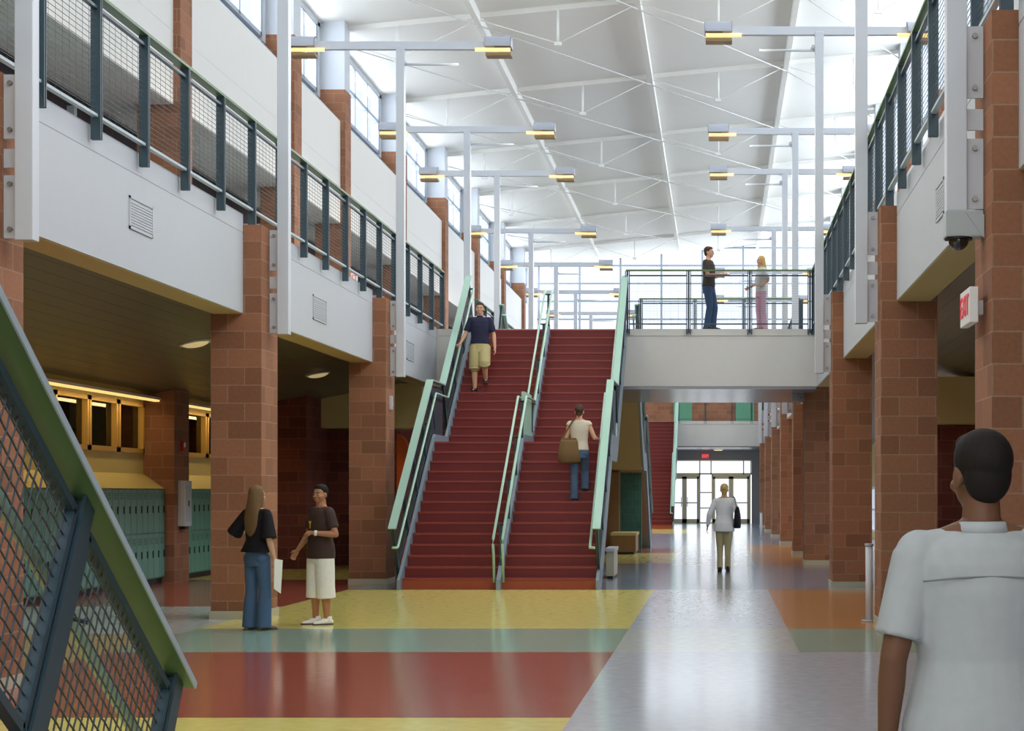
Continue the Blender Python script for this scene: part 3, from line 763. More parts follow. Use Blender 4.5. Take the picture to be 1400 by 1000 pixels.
# fire cabinet and alarm on the pier
t=thing('fire_cabinet','slim white cabinet mounted on the brick pier by the lockers','cabinet',(-9.465,32.0,.98))
MB().box(0,.13,0,.42,0,.8).build('body','white',t,bevel=.006); MB().box(.128,.136,.06,.36,.08,.72).build('door_glass','device_grey',t)
MB().box(.13,.145,.19,.23,.35,.45).build('handle','dark',t); MB().box(.02,.11,.1,.3,-.05,0).build('drain_block','dark',t)
t=thing('fire_alarm','small red fire alarm on the dark side of brick pier','alarm',(-9.465,32.15,2.3))
MB().box(0,.06,0,.14,0,.18).build('body','alarm_red',t,bevel=.006); MB().ball((.06,.07,.11),(.02,.045,.045)).build('lens','exit_white',t)
# sensor on the third left column, white corner posts by the right columns
t=thing('wall_sensor','small white sensor box on the second full left column','sensor',(CX_L,31.5,3.0)); MB().box(0,.05,0,.1,0,.24).build('body','white',t,bevel=.006); MB().ball((.05,.05,.06),(.012,.02,.02)).build('lens','device_grey',t)
def corner_post(y,label,h,x):
    t=thing('bollard',label,'bollard',(x,y,0)); MB().tube([(0,0,0),(0,0,h)],.045,14).build('post','steel_white',t); MB().tube([(0,0,h),(0,0,h+.03)],.055,14).build('top_cap','device_grey',t); MB().tube([(0,0,0),(0,0,.02)],.09,14).build('base_plate','device_grey',t)
corner_post(22.3,'slim white post standing beside the second right column',.92,1.84)
corner_post(64.0,'thin white post far down by the right columns',.85,1.5)
# switch plates on the far recessed wall
for x,z,l in ((-7.36,1.55,'small white switch plate on the dark recessed wall'),(-7.3,.28,'pale socket box low on the dark recessed wall')):
    t=thing('switch_plate',l,'switch',(x,39.5,z)); MB().box(-.05,.05,-.02,0,-.07,.07).build('plate','white',t,bevel=.003); MB().box(-.015,.015,-.03,-.015,-.03,.03).build('toggle','device_grey',t)
# seat block and green tiled wall under the second stairs
struct(MB().box(-5.0,-2.05,48.9,49.05,0,2.12),'wall_middle','tile_green','green tiled wall under the staircase behind the bridge','wall')
struct(MB().box(-5.0,-2.62,48.2,48.9,0,2.12),'wall_middle','bench_wood','brown panelled wall beside the green tiles under the bridge','wall')
t=thing('bench','low brown bench block before the green tiled wall','bench',(-2.42,46.5,0))
MB().box(-.3,.32,0,1.6,.06,.48).build('body','bench_wood',t); MB().box(-.32,.34,-.03,1.62,.48,.55).build('seat','soffit_tan',t); MB().box(-.26,.28,.04,1.56,0,.06).build('plinth','dark',t)
t=thing('bench','pale low bench block beside the foot of the main stairs','bench',(-1.97,33.3,0))
MB().box(-.07,.07,0,1.2,.05,.5).build('body','frame_grey',t); MB().box(-.085,.085,-.03,1.23,.5,.56).build('seat','white',t); MB().box(-.05,.05,.03,1.17,0,.05).build('plinth','dark',t)
# warm wall sconce in the upper left walkway
t=thing('wall_sconce','small wall lamp washing orange light down the upper walkway wall','lamp',(-10.68,30.1,7.75))
MB().box(-.02,.1,-.07,.07,0,.18).build('housing','device_grey',t); MB().box(0,.08,-.05,.05,-.012,0).build('lens','lamp_glow',t)
# ------------------------------------------------------------------ people
def remeshed(mb, name, m, parent, voxel, smooth=4, factor=.5, k=1.0):
    for v in mb.bm.verts: v.co *= k
    bmesh.ops.recalc_face_normals(mb.bm, faces=mb.bm.faces[:])
    me=bpy.data.meshes.new('tmp'); mb.bm.to_mesh(me); mb.bm.free()
    o=bpy.data.objects.new('tmp',me); COL.objects.link(o)
    r=o.modifiers.new('r','REMESH'); r.mode='VOXEL'; r.voxel_size=voxel; r.use_smooth_shade=True
    s=o.modifiers.new('s','SMOOTH'); s.iterations=smooth; s.factor=factor
    bpy.context.view_layer.update()
    out=bpy.data.meshes.new_from_object(o.evaluated_get(bpy.context.evaluated_depsgraph_get()))
    bpy.data.objects.remove(o); bpy.data.meshes.remove(me)
    out.name=name; out.materials.clear(); out.materials.append(MATS[m])
    for p in out.polygons: p.use_smooth=True
    o=bpy.data.objects.new(name,out); COL.objects.link(o); o.parent=parent
    return o
V=Vector
def hand(mb, w, d, n, thumb_side, curl=.35, grip=False):
    """w wrist, d finger direction, n palm normal (palm faces n). five fingers"""
    d=V(d).normalized(); n=(V(n)-d*V(n).dot(d)).normalized(); s=d.cross(n).normalized()*thumb_side
    R=Matrix((s,d,n)).transposed()
    mb.ball(w+d*.045,(.038,.055,.016),rot=R.to_4x4(),u=12,v=8)
    mb.ball(w+d*.075+s*.002,(.04,.025,.014),rot=R.to_4x4(),u=12,v=8)
    for i,(o,l) in enumerate(((.03,.068),(.011,.078),(-.009,.072),(-.028,.056))):
        c=curl*(1+.12*i); b=w+d*.088+s*o*1.12
        p=b; ang=c*.5
        for q,(fr,rr) in enumerate(((.45,.0088),(.32,.008),(.25,.0072))):
            dd=(d*math.cos(ang)+n*math.sin(ang)+s*o*.6).normalized(); e=p+dd*l*fr
            mb.cap(p,e,rr,rr*.92,n=8); p=e; ang+=c*(1.0 if not grip else 1.5)
    b=w+d*.03+s*.03; e=b+(s*.7+d*.65+n*.25).normalized()*.04; f=e+(s*.25+d*.85+n*.45).normalized()*.03
    mb.cap(b,e,.0125,.0105,n=8); mb.cap(e,f,.0105,.0085,n=8)

def person(label, loc, rz, h, skin, hair, arms, legs, shirt=None, sleeve=.6, shirt_hem=.9, pants=None, pants_len='long', flare=1.0,
           shoes='shoe_white', headyaw=0, headpitch=0, lean=(0,0), build=1.0, hairstyle='short', voxel=.007, extras=None, hem_flare=0, collar=False, pants_drop=.12, face=1.0, bell=0):
    """local frame: faces -Y, feet at z=0, lengths for a 1.75 m figure scaled by h/1.75"""
    k=h/1.75
    root=thing('person',label,'person',loc,rz)
    L=lambda z: V((lean[0]*(z-.92),lean[1]*(z-.92),0)) if z>.92 else V((0,0,0))
    B=build
    # torso sections: z, half width, half depth, y shift
    T=[(.80,.12,.085,.0),(.86,.155*B,.105*B,.005),(.94,.165*B,.112*B,.006),(1.02,.150*B,.104*B,0),(1.10,.140*B,.098*B,-.004),(1.20,.150*B,.105*B,-.004),
       (1.30,.165*B,.110*B,0),(1.38,.168*B,.102*B,.006),(1.43,.150*B,.085*B,.012),(1.465,.10,.068,.014),(1.485,.062,.058,.014)]
    def torso(mb,z0,z1,add=0,addfun=None):
        R=[]
        for z,a,b,y in T:
            if z<z0-.001 or z>z1+.001: continue
            ad=add+(addfun(z) if addfun else 0)
            R.append((V((0,y,z))+L(z),(a+ad,0,0),(0,b+ad,0)))
        mb.loft(R,24)
    sh={s:V((s*.175*(.5+.5*B),.012,1.405))+L(1.405) for s in (-1,1)}
    hipj={s:V((s*.088*(.6+.4*B),0,.90)) for s in (-1,1)}
    # ---- body: one continuous skin
    m=MB(); torso(m,.80,1.49)
    nk=V((0,.012,1.47))+L(1.47); hd=V((0,-.008,1.635))+L(1.6)
    HR=Matrix.Rotation(headyaw,3,'Z') @ Matrix.Rotation(headpitch,3,'X')
    H=lambda x,y,z: hd+HR@V((x,y,z))
    m.cap(nk,H(0,.012,-.05),.058*face,.052*face,n=16)
    for s in (-1,1): m.cap(nk+V((s*.03,0,.0)),sh[s]+V((-s*.03,0,.01)),.045,.05)
    HR4=HR.to_4x4()
    m.ball(H(0,.012,.03),(.076,.094,.088),rot=HR4); m.ball(H(0,-.022,-.03),(.062*face,.066,.078),rot=HR4); m.ball(H(0,-.048,-.082),(.034,.034,.03),rot=HR4,u=12,v=8)
    m.loft([(H(0,-.084,.012),HR@V((.009,0,0)),HR@V((0,.012,0))),(H(0,-.103,-.028),HR@V((.016,0,0)),HR@V((0,.018,.004))),(H(0,-.09,-.04),HR@V((.013,0,0)),HR@V((0,.015,0)))],10)
    m.ball(H(0,-.087,-.058),(.024,.009,.006),rot=HR4,u=10,v=6); m.ball(H(0,-.086,-.069),(.02,.009,.006),rot=HR4,u=10,v=6)
    m.ball(H(0,-.083,.022),(.05,.012,.01),rot=HR4,u=10,v=6)
    for s in (-1,1):
        m.ball(H(s*.076,.012,-.01),(.011,.022,.034),rot=HR4,u=10,v=8)
        m.ball(H(s*.04,-.062,-.03),(.024,.024,.022),rot=HR4,u=10,v=8)
    for s in (-1,1):
        e,w,fd,fn,cu,gr = arms[s]
        e=sh[s]+V(e); w=sh[s]+V(w)
        m.cap(sh[s],e,.05*(.6+.4*B),.038*(.6+.4*B)); mid=e+(w-e)*.3; m.cap(e,mid,.037*(.6+.4*B),.038*(.6+.4*B)); m.cap(mid,w,.038*(.6+.4*B),.026)
        d=V(fd) if fd else (w-e)
        hand(m,w,d,fn,(1 if V(fd or (w-e)).cross(V(fn)).dot(V((0,-1,0)))>0 else -1),cu,gr)
    for s in (-1,1):
        kn,an,toe=legs[s]; kn=V(kn); an=V(an); toe=V(toe).normalized()
        hp=hipj[s]; m.cap(hp,kn,.085*(.5+.5*B),.056*(.6+.4*B)); cf=kn+(an-kn)*.3
        m.cap(kn,cf,.054*(.6+.4*B),.057*(.6+.4*B)); m.cap(cf,an,.057*(.6+.4*B),.036)
        m.cap(an+V((0,0,-.03)),an+toe*.12+V((0,0,-.05)),.034,.026)
    body=remeshed(m,'body',skin,root,voxel,3,k=k)
    for s in (-1,1):
        m=MB(); m.ball(H(s*.031,-.0835,.0)*k,.0095*k,u=10,v=8); o=m.build('eye','eye_white',body)
        m=MB(); m.ball(H(s*.031,-.0910,.0)*k,.0062*k,u=8,v=6); m.build('iris','eye_dark',body)
        m=MB(); m.bar(H(s*.014,-.094,.026)*k,H(s*.05,-.084,.027)*k,.008*k,.007*k); m.build('eyebrow',hair,body)
    # ---- hair
    m=MB(); m.ball(H(0,.026,.045),(.084,.097,.089),rot=HR4); m.ball(H(0,.052,.0),(.072,.06,.085),rot=HR4)
    if hairstyle=='short':
        m.ball(H(0,-.03,.088),(.06,.05,.035),rot=HR4)
    if hairstyle in('long','shoulder'):
        zz=[(.05,.087,.088,.03),(-.04,.096,.08,.045),(-.12,.105,.068,.065),(-.2,.12,.055,.085),(-.28,.125,.048,.095)]
        if hairstyle=='long': zz+=[(-.36,.115,.04,.10),(-.44,.085,.03,.105),(-.5,.04,.02,.10)]
        m.loft([(H(0,y,z),HR@V((a,0,0)),HR@V((0,b,0))) for z,a,b,y in zz],20)
        for s in (-1,1): m.loft([(H(s*.07,.01,.04),HR@V((.018,0,0)),HR@V((0,.05,0))),(H(s*.082,.01,-.06),HR@V((.016,0,0)),HR@V((0,.04,0))),(H(s*.085,.02,-.16),HR@V((.014,0,0)),HR@V((0,.03,0))),(H(s*.08,.04,-.26),HR@V((.008,0,0)),HR@V((0,.02,0)))],12)
    if hairstyle=='bun':
        m.ball(H(0,.12,.03),.04); m.cap(H(0,.1,.02),H(0,.13,-.1),.028,.012)
    remeshed(m,'hair',hair,root,voxel,2,k=k)
    # ---- top
    if shirt:
        m=MB(); z0=shirt_hem
        def af(z): return .021+hem_flare*max(0,1.1-z)
        R=[]
        zs=[z0+(1.2-z0)*i/5 for i in range(6)]
        def sec(z):
            for (a,b) in zip(T,T[1:]):
                if a[0]<=z<=b[0]:
                    f=(z-a[0])/(b[0]-a[0]); return [a[q]+(b[q]-a[q])*f for q in range(4)]
            return T[0] if z<T[0][0] else T[-1]
        if z0<.80:
            pass
        for z in zs+[1.3,1.38,1.43,1.47]:
            _,a,b,y=sec(z); ad=af(z)
            if z<.86: a=.155*B;b=.105*B
            if z>=1.47: a=.085;b=.07
            R.append((V((0,y,z))+L(z),(a+ad,0,0),(0,b+ad,0)))
        m.loft(R,28)
        for s in (-1,1):
            e,w=arms[s][0],arms[s][1]; e=sh[s]+V(e); w=sh[s]+V(w)
            m.ball(sh[s]+V((-s*.008,0,.004)),.066*(.6+.4*B)); m.cap(nk+V((s*.035,0,-.03)),sh[s]+V((-s*.012,0,.0)),.055,.066*(.6+.4*B)); m.cap(sh[s]+V((-s*.03,0,-.02)),sh[s]+V((-s*.06,.0,-.12)),.066,.06)
            r0=.066*(.55+.45*B)
            if sleeve<=1:
                q=sh[s]+(e-sh[s])*sleeve; m.tube([sh[s],q],[r0,r0*.98+bell],18)
            else:
                q=e+(w-e)*(sleeve-1); m.tube([sh[s],e],[r0,r0*.86],18); m.ball(e,r0*.86); m.tube([e,q],[r0*.86,r0*.66],18)
        o=remeshed(m,'shirt',shirt,root,max(voxel,.008),3,k=k)
        if collar:
            m=MB(); 
            m.loft([(V((0,.014,1.462))+L(1.47),(.085,0,0),(0,.078,0)),(V((0,.016,1.50))+L(1.5),(.069,0,0),(0,.066,0)),(V((0,.016,1.502))+L(1.5),(.06,0,0),(0,.058,0)),(V((0,.014,1.465))+L(1.47),(.066,0,0),(0,.062,0))],24)
            for v in m.bm.verts: v.co*=k
            m.build('collar',shirt,o)
    # ---- trousers / shorts
    if pants:
        m=MB()
        R=[]
        for z in (.78,.82,.86,.92,.98,1.02):
            a,b=(.155*B,.108*B) if z<.95 else (.152*B,.106*B)
            R.append((V((0,.004,z)),(a+.012,0,0),(0,b+.014,0)))
        m.loft(R,28)
        for s in (-1,1):
            kn,an,toe=legs[s]; kn=V(kn); an=V(an); hp=hipj[s]; g=(.5+.5*B)
            m.ball(hp+V((0,.012,-.03)),.098*g)
            if pants_len=='long':
                m.tube([hp,hp+(kn-hp)*.5,kn],[.1*g,.088*g,.07*g*(.7+.3*flare)],18); m.ball(kn,.07*g*(.7+.3*flare))
                m.tube([kn,kn+(an-kn)*.5,an+V((0,.0,-.055))],[.07*g*(.7+.3*flare),.064*g*flare,.068*g*flare],18)
            elif pants_len=='knee':
                q=kn+(an-kn)*pants_drop; m.tube([hp,hp+(kn-hp)*.5,kn],[.112*g,.112*g,.108*g],20); m.ball(kn,.1*g); m.tube([kn,q],[.108*g,.112*g],20)
            elif pants_len=='shorts':
                q=hp+(kn-hp)*.93; m.tube([hp,hp+(q-hp)*.5,q],[.105*g,.108*g,.108*g],20)
        remeshed(m,'trousers' if pants_len=='long' else 'shorts',pants,root,max(voxel,.008),3,k=k)
    for s in (-1,1):
        kn,an,toe=legs[s]; an=V(an); t=V((toe[0],toe[1],0)).normalized(); ang=math.atan2(t.y,t.x)+math.pi/2
        pit=legs[s][2][2] if len(legs[s][2])>2 else 0
        R=Matrix.Rotation(ang,4,'Z')@Matrix.Rotation(-pit,4,'X')
        m=MB(); z0=an.z-.085
        base=V((an.x,an.y,z0))
        def Q(x,y,z): return base+R.to_3x3()@V((x,y,z))
        m.loft([(Q(0,.075,.03),R.to_3x3()@V((.028,0,0)),R.to_3x3()@V((0,0,.028))),(Q(0,.05,.045),R.to_3x3()@V((.038,0,0)),R.to_3x3()@V((0,0,.044))),(Q(0,0,.05),R.to_3x3()@V((.04,0,0)),R.to_3x3()@V((0,0,.05))),
                (Q(0,-.07,.036),R.to_3x3()@V((.044,0,0)),R.to_3x3()@V((0,0,.036))),(Q(0,-.13,.028),R.to_3x3()@V((.045,0,0)),R.to_3x3()@V((0,0,.027))),(Q(0,-.175,.022),R.to_3x3()@V((.03,0,0)),R.to_3x3()@V((0,0,.018)))],16)
        if shoes!='sandal': m.tube([Q(0,.02,.05),Q(0,.02,.105)],[.046,.043],16)
        remeshed(m,'shoe',shoes,root,.007,2,k=k)
        m=MB(); m.prism([(a,b) for a,b in ((-.04,.07),(-.045,-.1),(-.03,-.18),(.03,-.18),(.045,-.1),(.04,.07))],'z',0,.014)
        for v in m.bm.verts: v.co=(base+R.to_3x3()@v.co)*k
        o=m.build('sole','sole',root)
    return root,k,sh,H

for nm,c in (('skin_light',(205,160,130)),('skin_tan',(172,120,88)),('skin_brown',(112,78,58)),('hair_black',(28,22,20)),('hair_brown',(72,52,36)),('hair_blond',(190,160,100)),('hair_dirty',(112,88,58)),
             ('eye_white',(185,176,168)),('eye_dark',(30,22,18)),('cloth_black',(22,20,24)),('denim',(72,96,124)),('denim_dark',(52,76,108)),('cloth_brown',(66,48,42)),('cloth_white',(232,228,220)),
             ('shirt_white',(222,224,226)),('shirt_grey',(172,176,177)),('seam_grey',(120,126,128)),('navy',(40,42,66)),('khaki',(182,172,122)),('cream_top',(206,196,178)),('olive_dark',(60,54,46)),('pink',(196,158,176)),('tan_pants',(176,166,128)),
             ('shoe_white',(232,230,226)),('shoe_dark',(40,36,36)),('sandal',(120,100,80)),('sole',(70,64,60)),('bag_brown',(112,88,56)),('bag_black',(24,26,32)),('paper',(228,224,208)),('badge_yellow',(226,190,50)),('grey_top',(196,198,196))):
    mat(nm,c,0.75 if 'skin' not in nm else .5, spec=.25, mottle=.08 if 'cloth' in nm or 'denim' in nm or 'shirt' in nm or 'khaki' in nm else 0, scale=25)

DN=(0,0,-1)
def arm_down(s,out=.06,fwd=.0): return ((s*out*.6,.02,-.29),(s*out,.02-fwd*.0-.05-fwd,-.54),None,(-s,0,0),.3,False)
stand={-1:((-.095,-.01,.48),(-.1,.01,.085),(-.2,-1,0)),1:((.095,-.01,.48),(.1,.01,.085),(.2,-1,0))}
def leg(kx,ky,kz,ax,ay,az,tx=0,ty=-1,pit=0): return ((kx,ky,kz),(ax,ay,az),(tx,ty,pit))

# woman in the black top, back to us (her +x is on the picture's left after the turn)
R=math.radians
r,k,sh,H=person('woman with long fair-brown hair in black top and blue jeans by the column',(-5.27,20.9,0),R(150),1.645,'skin_light','hair_dirty',
  {1:((.17,.03,-.24),(.13,-.16,-.20),(-.6,-.6,.1),(0,.3,-1),.5,False), -1:((-.06,.03,-.29),(-.07,-.05,-.53),None,(1,0,0),.7,True)},
  {-1:leg(-.10,-.03,.48,-.11,.0,.085,-.25,-1),1:leg(.09,.0,.48,.10,.03,.085,.15,-1)},
  shirt='cloth_black',sleeve=1,shirt_hem=.95,pants='denim',flare=1.35,shoes='sandal',build=.95,hairstyle='long',headyaw=R(-8),hem_flare=.3,bell=.035)
w=Matrix.Rotation(R(150),3,'Z')
# papers held in her lowered right hand
t=thing('paper_sheets','white papers held low by the woman in the black top','papers',V((-5.27,20.9,0))+w@(V((-.272,-.05,.70))),R(150))
m=MB(); m.hexa([(-.006,-.04,-.28),(.0,-.04,-.28),(.0,.07,-.22),(-.006,.07,-.22),(-.006,-.07,.1),(.0,-.07,.1),(.0,.06,.12),(-.006,.06,.12)]); m.build('sheet','paper',t)
m=MB(); m.hexa([(.003,-.03,-.24),(.008,-.03,-.24),(.008,.06,-.2),(.003,.06,-.2),(.003,-.055,.1),(.008,-.055,.1),(.008,.06,.1),(.003,.06,.1)]); m.build('sheet','cloth_white',t)

# man in the brown T-shirt and long white shorts
r,k,sh,H=person('man in brown T-shirt and long white shorts with white trainers',(-4.73,21.75,0),R(-48),1.66,'skin_tan','hair_black',
  {1:((.10,.03,-.27),(-.04,-.20,-.25),(-.9,-.35,.05),(0,.6,-.8),.5,False), -1:((-.08,-.03,-.28),(-.10,-.17,-.47),(-.1,-.5,-.8),(1,0,0),.4,False)},
  {-1:leg(-.085,-.02,.48,-.09,-.02,.085,-.3,-1),1:leg(.085,.02,.48,.07,.05,.085,-.2,-1)},
  shirt='cloth_brown',sleeve=.72,shirt_hem=.83,pants='cloth_white',pants_len='knee',pants_drop=.36,face=1.14,shoes='shoe_white',build=1.17,headyaw=R(24),hem_flare=.06)
m=MB(); e=sh[1]+V((.10,.03,-.27)); wv=sh[1]+V((-.04,-.20,-.25)); q=e+(wv-e)*.9; m.tube([(q-(wv-e)*.06)*k,(q+(wv-e)*.06)*k],.036*k,14); m.build('watch','cloth_white',r)
m=MB(); m.prism([(-.035,1.30),(.035,1.30),(.012,1.26),(.006,1.21),(-.006,1.21),(-.012,1.26)],'y',-.150,-.138)
for v in m.bm.verts: v.co=V((v.co.x,v.co.y,v.co.z))*k
m.build('badge','badge_yellow',r)
m=MB(); m.tube([V((-.05,-.1,1.42))*k,V((0,-.146,1.30))*k],.005,6); m.tube([V((.05,-.1,1.42))*k,V((0,-.146,1.30))*k],.005,6); m.build('lanyard','cloth_black',r)

# man coming down the stairs
def stair_pt(n,f=.5): 
    s = (n-1)*TR if n<=14 else S15+(n-15)*TR
    return 29.7+s+TR*f, n*RI
y1,h1=stair_pt(20,.35); y2,h2=stair_pt(21,.35)
r,k,sh,H=person('man in navy polo and khaki shorts walking down the red stairs',(-4.74,y1+.13,h1),0,1.79,'skin_light','hair_brown',
  {-1:((-.10,-.03,-.27),(-.19,-.17,-.47),(-.3,-.9,-.2),(0,0,-1),.6,True), 1:((.08,.03,-.28),(.11,-.04,-.53),None,(-1,0,0),.4,False)},
  {-1:leg(-.10,-.05,.49,-.10,-.02,.085,-.15,-1),1:leg(.10,-.12,.56,.10,.07,.265,.15,-1)},
  shirt='navy',sleeve=.78,shirt_hem=.95,pants='khaki',pants_len='knee',pants_drop=.06,shoes='shoe_dark',build=1.08,collar=True)
# woman going up with a shoulder bag
y1,h1=stair_pt(8,.3); y2,h2=stair_pt(9,.3)
ux=-2.41; uy=y1+.1
r,k,sh,H=person('woman in cream sleeveless top and jeans climbing the red stairs',(ux,uy,h1),R(180),1.66,'skin_light','hair_brown',
  {1:((.07,.03,-.28),(.09,-.05,-.5),None,(-1,0,0),.4,False), -1:((-.11,.02,-.25),(-.17,-.14,-.27),(-.35,-.8,.1),(0,0,-1),.6,True)},
  {1:leg(.09,-.02,.48,.09,.02,.085,.05,-1),-1:leg(-.09,-.17,.56,-.09,-.12,.265,-.05,-1)},
  shirt='cream_top',sleeve=.12,shirt_hem=.93,pants='denim',flare=1.15,shoes='shoe_dark',build=.95,hairstyle='bun')
def bag(label,loc,rz,w,h,d,m_,strap):
    t=thing('shoulder_bag',label,'bag',loc,rz)
    m=MB(); n=6; 
    m.loft([((0,0,0),(w*.36,0,0),(0,d*.4,0)),((0,0,h*.06),(w*.5,0,0),(0,d*.5,0)),((0,0,h*.4),(w*.5,0,0),(0,d*.5,0)),((0,0,h*.85),(w*.42,0,0),(0,d*.34,0)),((0,0,h),(w*.36,0,0),(0,d*.18,0))],20)
    m.build('body',m_,t)
    m=MB(); m.loft([((0,0,h*.98),(w*.37,0,0),(0,d*.22,0)),((0,0,h*1.03),(w*.35,0,0),(0,d*.12,0))],20); m.build('flap',m_,t)
    m=MB(); 
    for a,b in zip(strap,strap[1:]): m.bar(a,b,.03,.008,up=(0,1,0))
    m.build('strap',m_,t)
bag('brown shoulder bag of the woman climbing the stairs',(ux-.16,uy-.1,h1+.66),R(8),.40,.42,.17,'bag_brown',[(-.14,0,.4),(.0,-.005,.64),(.06,-.03,.74),(.1,.06,.755),(.13,.16,.70),(.14,.0,.4)])
# man on the bridge
r,k,sh,H=person('dark-haired man in dark top and jeans standing on the bridge',(-.20,38.62,5.0),R(72),1.76,'skin_light','hair_brown',
  {1:((.05,-.05,-.27),(.0,-.28,-.22),(-.2,-.9,.1),(0,0,-1),.5,False), -1:((-.04,-.06,-.27),(.03,-.30,-.26),(.2,-.9,.1),(0,0,-1),.5,False)},
  {-1:leg(-.09,-.05,.48,-.09,.02,.085,-.1,-1),1:leg(.09,-.10,.48,.09,-.06,.085,.1,-1)},
  shirt='olive_dark',sleeve=.6,shirt_hem=.9,pants='denim_dark',flare=1.05,shoes='shoe_dark',voxel=.008)
# woman on the bridge
r,k,sh,H=person('blond woman in pale top and pink trousers standing on the bridge',(.90,38.62,5.0),R(-70),1.57,'skin_light','hair_blond',
  {1:((.10,.06,-.26),(.06,-.10,-.38),(-.5,-.6,0),(0,0,1),.5,False), -1:((-.06,-.03,-.28),(-.04,-.22,-.38),None,(1,0,0),.4,False)},
  {-1:leg(-.08,-.03,.48,-.08,.0,.085,-.1,-1),1:leg(.08,.02,.48,.08,.06,.085,.1,-1)},
  shirt='grey_top',sleeve=.9,shirt_hem=.9,pants='pink',flare=1.05,shoes='sandal',build=.92,hairstyle='shoulder',voxel=.008,headyaw=R(20))
# person walking off down the aisle
px,py=.12,36.5
r,k,sh,H=person('person in long white jacket walking away down the aisle',(px,py,0),R(180),1.74,'skin_light','hair_blond',
  {1:((.12,.04,-.26),(.16,-.02,-.50),None,(-1,0,0),.4,False), -1:((-.10,.02,-.27),(-.12,-.12,-.42),(0,-.8,-.4),(1,0,0),.6,False)},
  {1:leg(.085,-.03,.48,.09,.05,.10,.05,-1,-.3),-1:leg(-.07,-.03,.48,-.07,-.03,.085,-.05,-1)},
  shirt='shirt_white',sleeve=1.85,shirt_hem=.80,pants='tan_pants',flare=.9,shoes='shoe_dark',build=1.0,hairstyle='bun',hem_flare=.12,voxel=.008)
bag('black shoulder bag of the person in white down the aisle',(px+.26,py-.06,.86),R(80),.26,.42,.14,'bag_black',[(-.08,0,.4),(-.04,.05,.6),(-.02,.08,.63),(.02,.08,.63),(.05,.05,.58),(.08,0,.4)])
# big man close on the right, his back to us
nx,ny=.745,5.2
r,k,sh,H=person('man close to the camera at right in white short-sleeved shirt, back turned',(nx,ny,0),R(185),1.735,'skin_brown','hair_black',
  {1:((.07,.02,-.29),(.08,-.04,-.55),None,(-1,0,0),.4,False), -1:((-.09,.02,-.29),(-.11,-.05,-.55),None,(1,0,0),.4,False)},
  stand,shirt='shirt_grey',hem_flare=.12,sleeve=.8,shirt_hem=.74,pants='denim_dark',shoes='shoe_dark',build=1.14,voxel=.006,collar=True,headyaw=R(12))
m=MB()
pts=[(-.19,.118,1.335),(-.1,.138,1.345),(0,.142,1.35),(.1,.138,1.345),(.19,.118,1.335)]
m.tube([V(p)*k for p in pts],.003,6); o=m.build('yoke_seam','seam_grey',r)

# ------------------------------------------------------------------ light
W=bpy.data.worlds.new('World'); S.world=W; W.use_nodes=True
bg=W.node_tree.nodes['Background']; bg.inputs[0].default_value=(*lin((232,240,252)),1); bg.inputs[1].default_value=2.2
def area(name,loc,size,rot,power,col=(255,255,255)):
    l=bpy.data.lights.new(name,'AREA'); l.shape='RECTANGLE'; l.size=size[0]; l.size_y=size[1]; l.energy=power; l.color=lin(col)
    o=bpy.data.objects.new(name,l); COL.objects.link(o); o.location=loc; o.rotation_euler=rot
    return o
P2=math.pi/2
D=(234,243,254)
# daylight entering by the clerestories (outside their panes), the end glass, and the glazing behind the camera
area('daylight_left_clerestory',(-10.4,43,12.3),(1.7,100),(0,-P2+math.radians(4),0),8000,D)
area('daylight_right_clerestory',(6.5,43,13.0),(3.0,100),(0,P2-math.radians(14),0),14500,D)
area('daylight_end_glass',(-2,YE+1,11.2),(14,5),(-P2,0,0),1500,D)
area('daylight_entrance',(-.4,YE+1,1.7),(4.2,3),(-P2,0,0),40,(255,252,240))
area('daylight_front_glazing',(-1.9,-8.5,8.0),(13,9),(P2,0,0),1200,(255,250,240))
area('daylight_right_storefront',(6.2,63,1.0),(1.5,58),(0,P2,0),700,D)
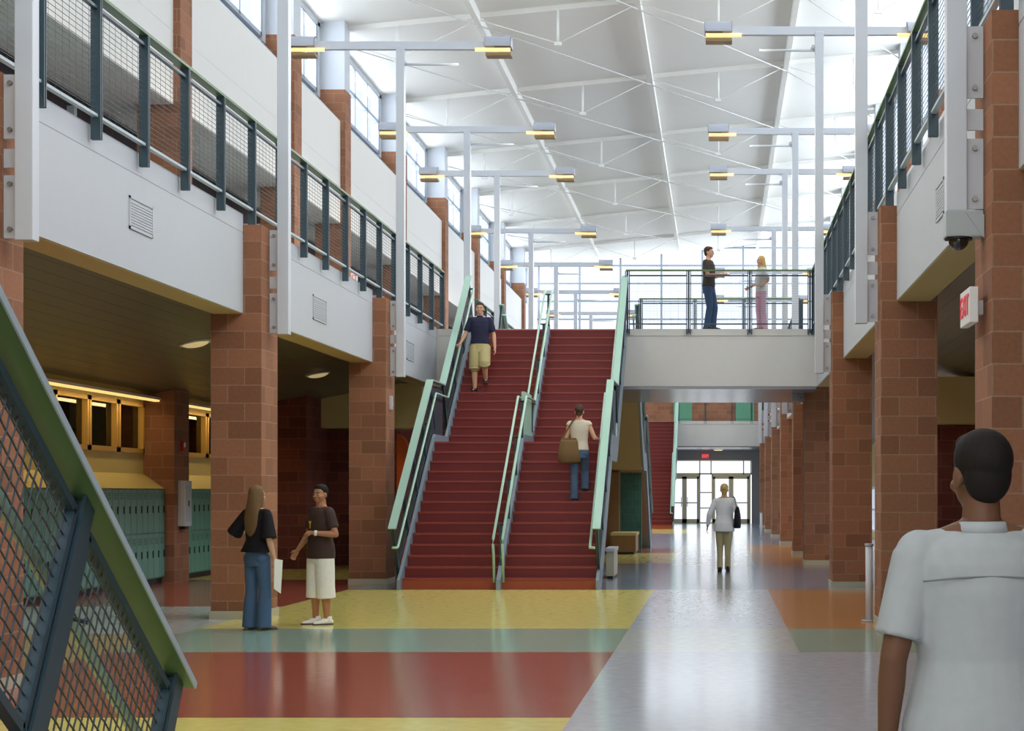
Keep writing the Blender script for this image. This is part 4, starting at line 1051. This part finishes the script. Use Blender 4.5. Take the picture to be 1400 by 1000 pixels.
# the lamp heads on the posts
for side,cols,tops in ((-1,LCOL[:9],LT),(1,RCOL[:8],RT)):
    for y,zz in zip(cols,tops):
        for e in (-1,1):
            area('post_lamp',((-5.49 if side<0 else 1.69)+e*1.7,y+.42,zz-.21),(.4,.2),(0,0,0),95,(255,246,230))
t=thing('ceiling_lamp','round ceiling lamp under the far bridge by the entrance','lamp',(0,92.0,3.74))
MB().tube([(0,0,-.05),(0,0,0)],.2,20).build('diffuser','disc_lamp',t); MB().tube([(0,0,-.02),(0,0,0)],.24,20).build('trim_ring','cream',t)
area('far_bridge_lamp',(0,91.5,3.6),(3,1),(math.radians(20),0,0),60,(255,240,215))
# warm light of the cove strips
area('cove_left',(-9.7,20,3.05),(.1,23),(0,math.radians(25),0),110,(255,222,156))
area('cove_left_far',(-9.7,35,3.05),(.1,4.5),(0,math.radians(25),0),22,(255,222,156))
area('cove_right',(5.2,46,3.05),(.1,27),(0,math.radians(-25),0),110,(255,222,156))
sp=bpy.data.lights.new('sconce_lamp','SPOT'); sp.energy=25; sp.color=lin((255,150,60)); sp.spot_size=R(50); so=bpy.data.objects.new('sconce_lamp',sp); COL.objects.link(so); so.location=(-10.6,30.1,7.7); so.rotation_euler=(0,R(-6),0)
pl=bpy.data.lights.new('alcove_lamp','AREA'); pl.energy=14; pl.size=.5; pl.color=lin((255,170,80)); po=bpy.data.objects.new('alcove_lamp',pl); COL.objects.link(po); po.location=(-7.6,40.4,2.9); po.rotation_euler=(R(-30),0,0)
S.view_settings.exposure=-0.6
S.cycles.max_bounces=8; S.cycles.diffuse_bounces=5; S.cycles.glossy_bounces=4; S.cycles.transparent_max_bounces=24; S.cycles.sample_clamp_indirect=6
S.cycles.use_denoising=True

# repeats share a group phrase
GROUPS={'column':'brick columns along the hall','pilaster':'brick pilasters of the upper walls','pier':'white piers between the clerestory windows','lamp post':'twin-arm lamp posts of the hall',
        'fascia':'white balcony fascias','stairs':'red staircases','vent':'vent grilles on the fascias','exit sign':'exit signs','bench':'low bench blocks','bag':'shoulder bags',
        'switch':'wall plates on the dark recessed wall','bollard':'slim white posts by the right columns','window':'framed windows of the hall','beam':'ceiling beams and rods','bridge':'bridge decks across the hall'}
for o in S.objects:
    if o.parent is None and 'category' in o and 'group' not in o:
        k_=o['category']
        if k_=='railing': o['group']='balcony railings' if o.name.startswith('balcony') else 'staircase guard rails'
        elif k_ in GROUPS: o['group']=GROUPS[k_]
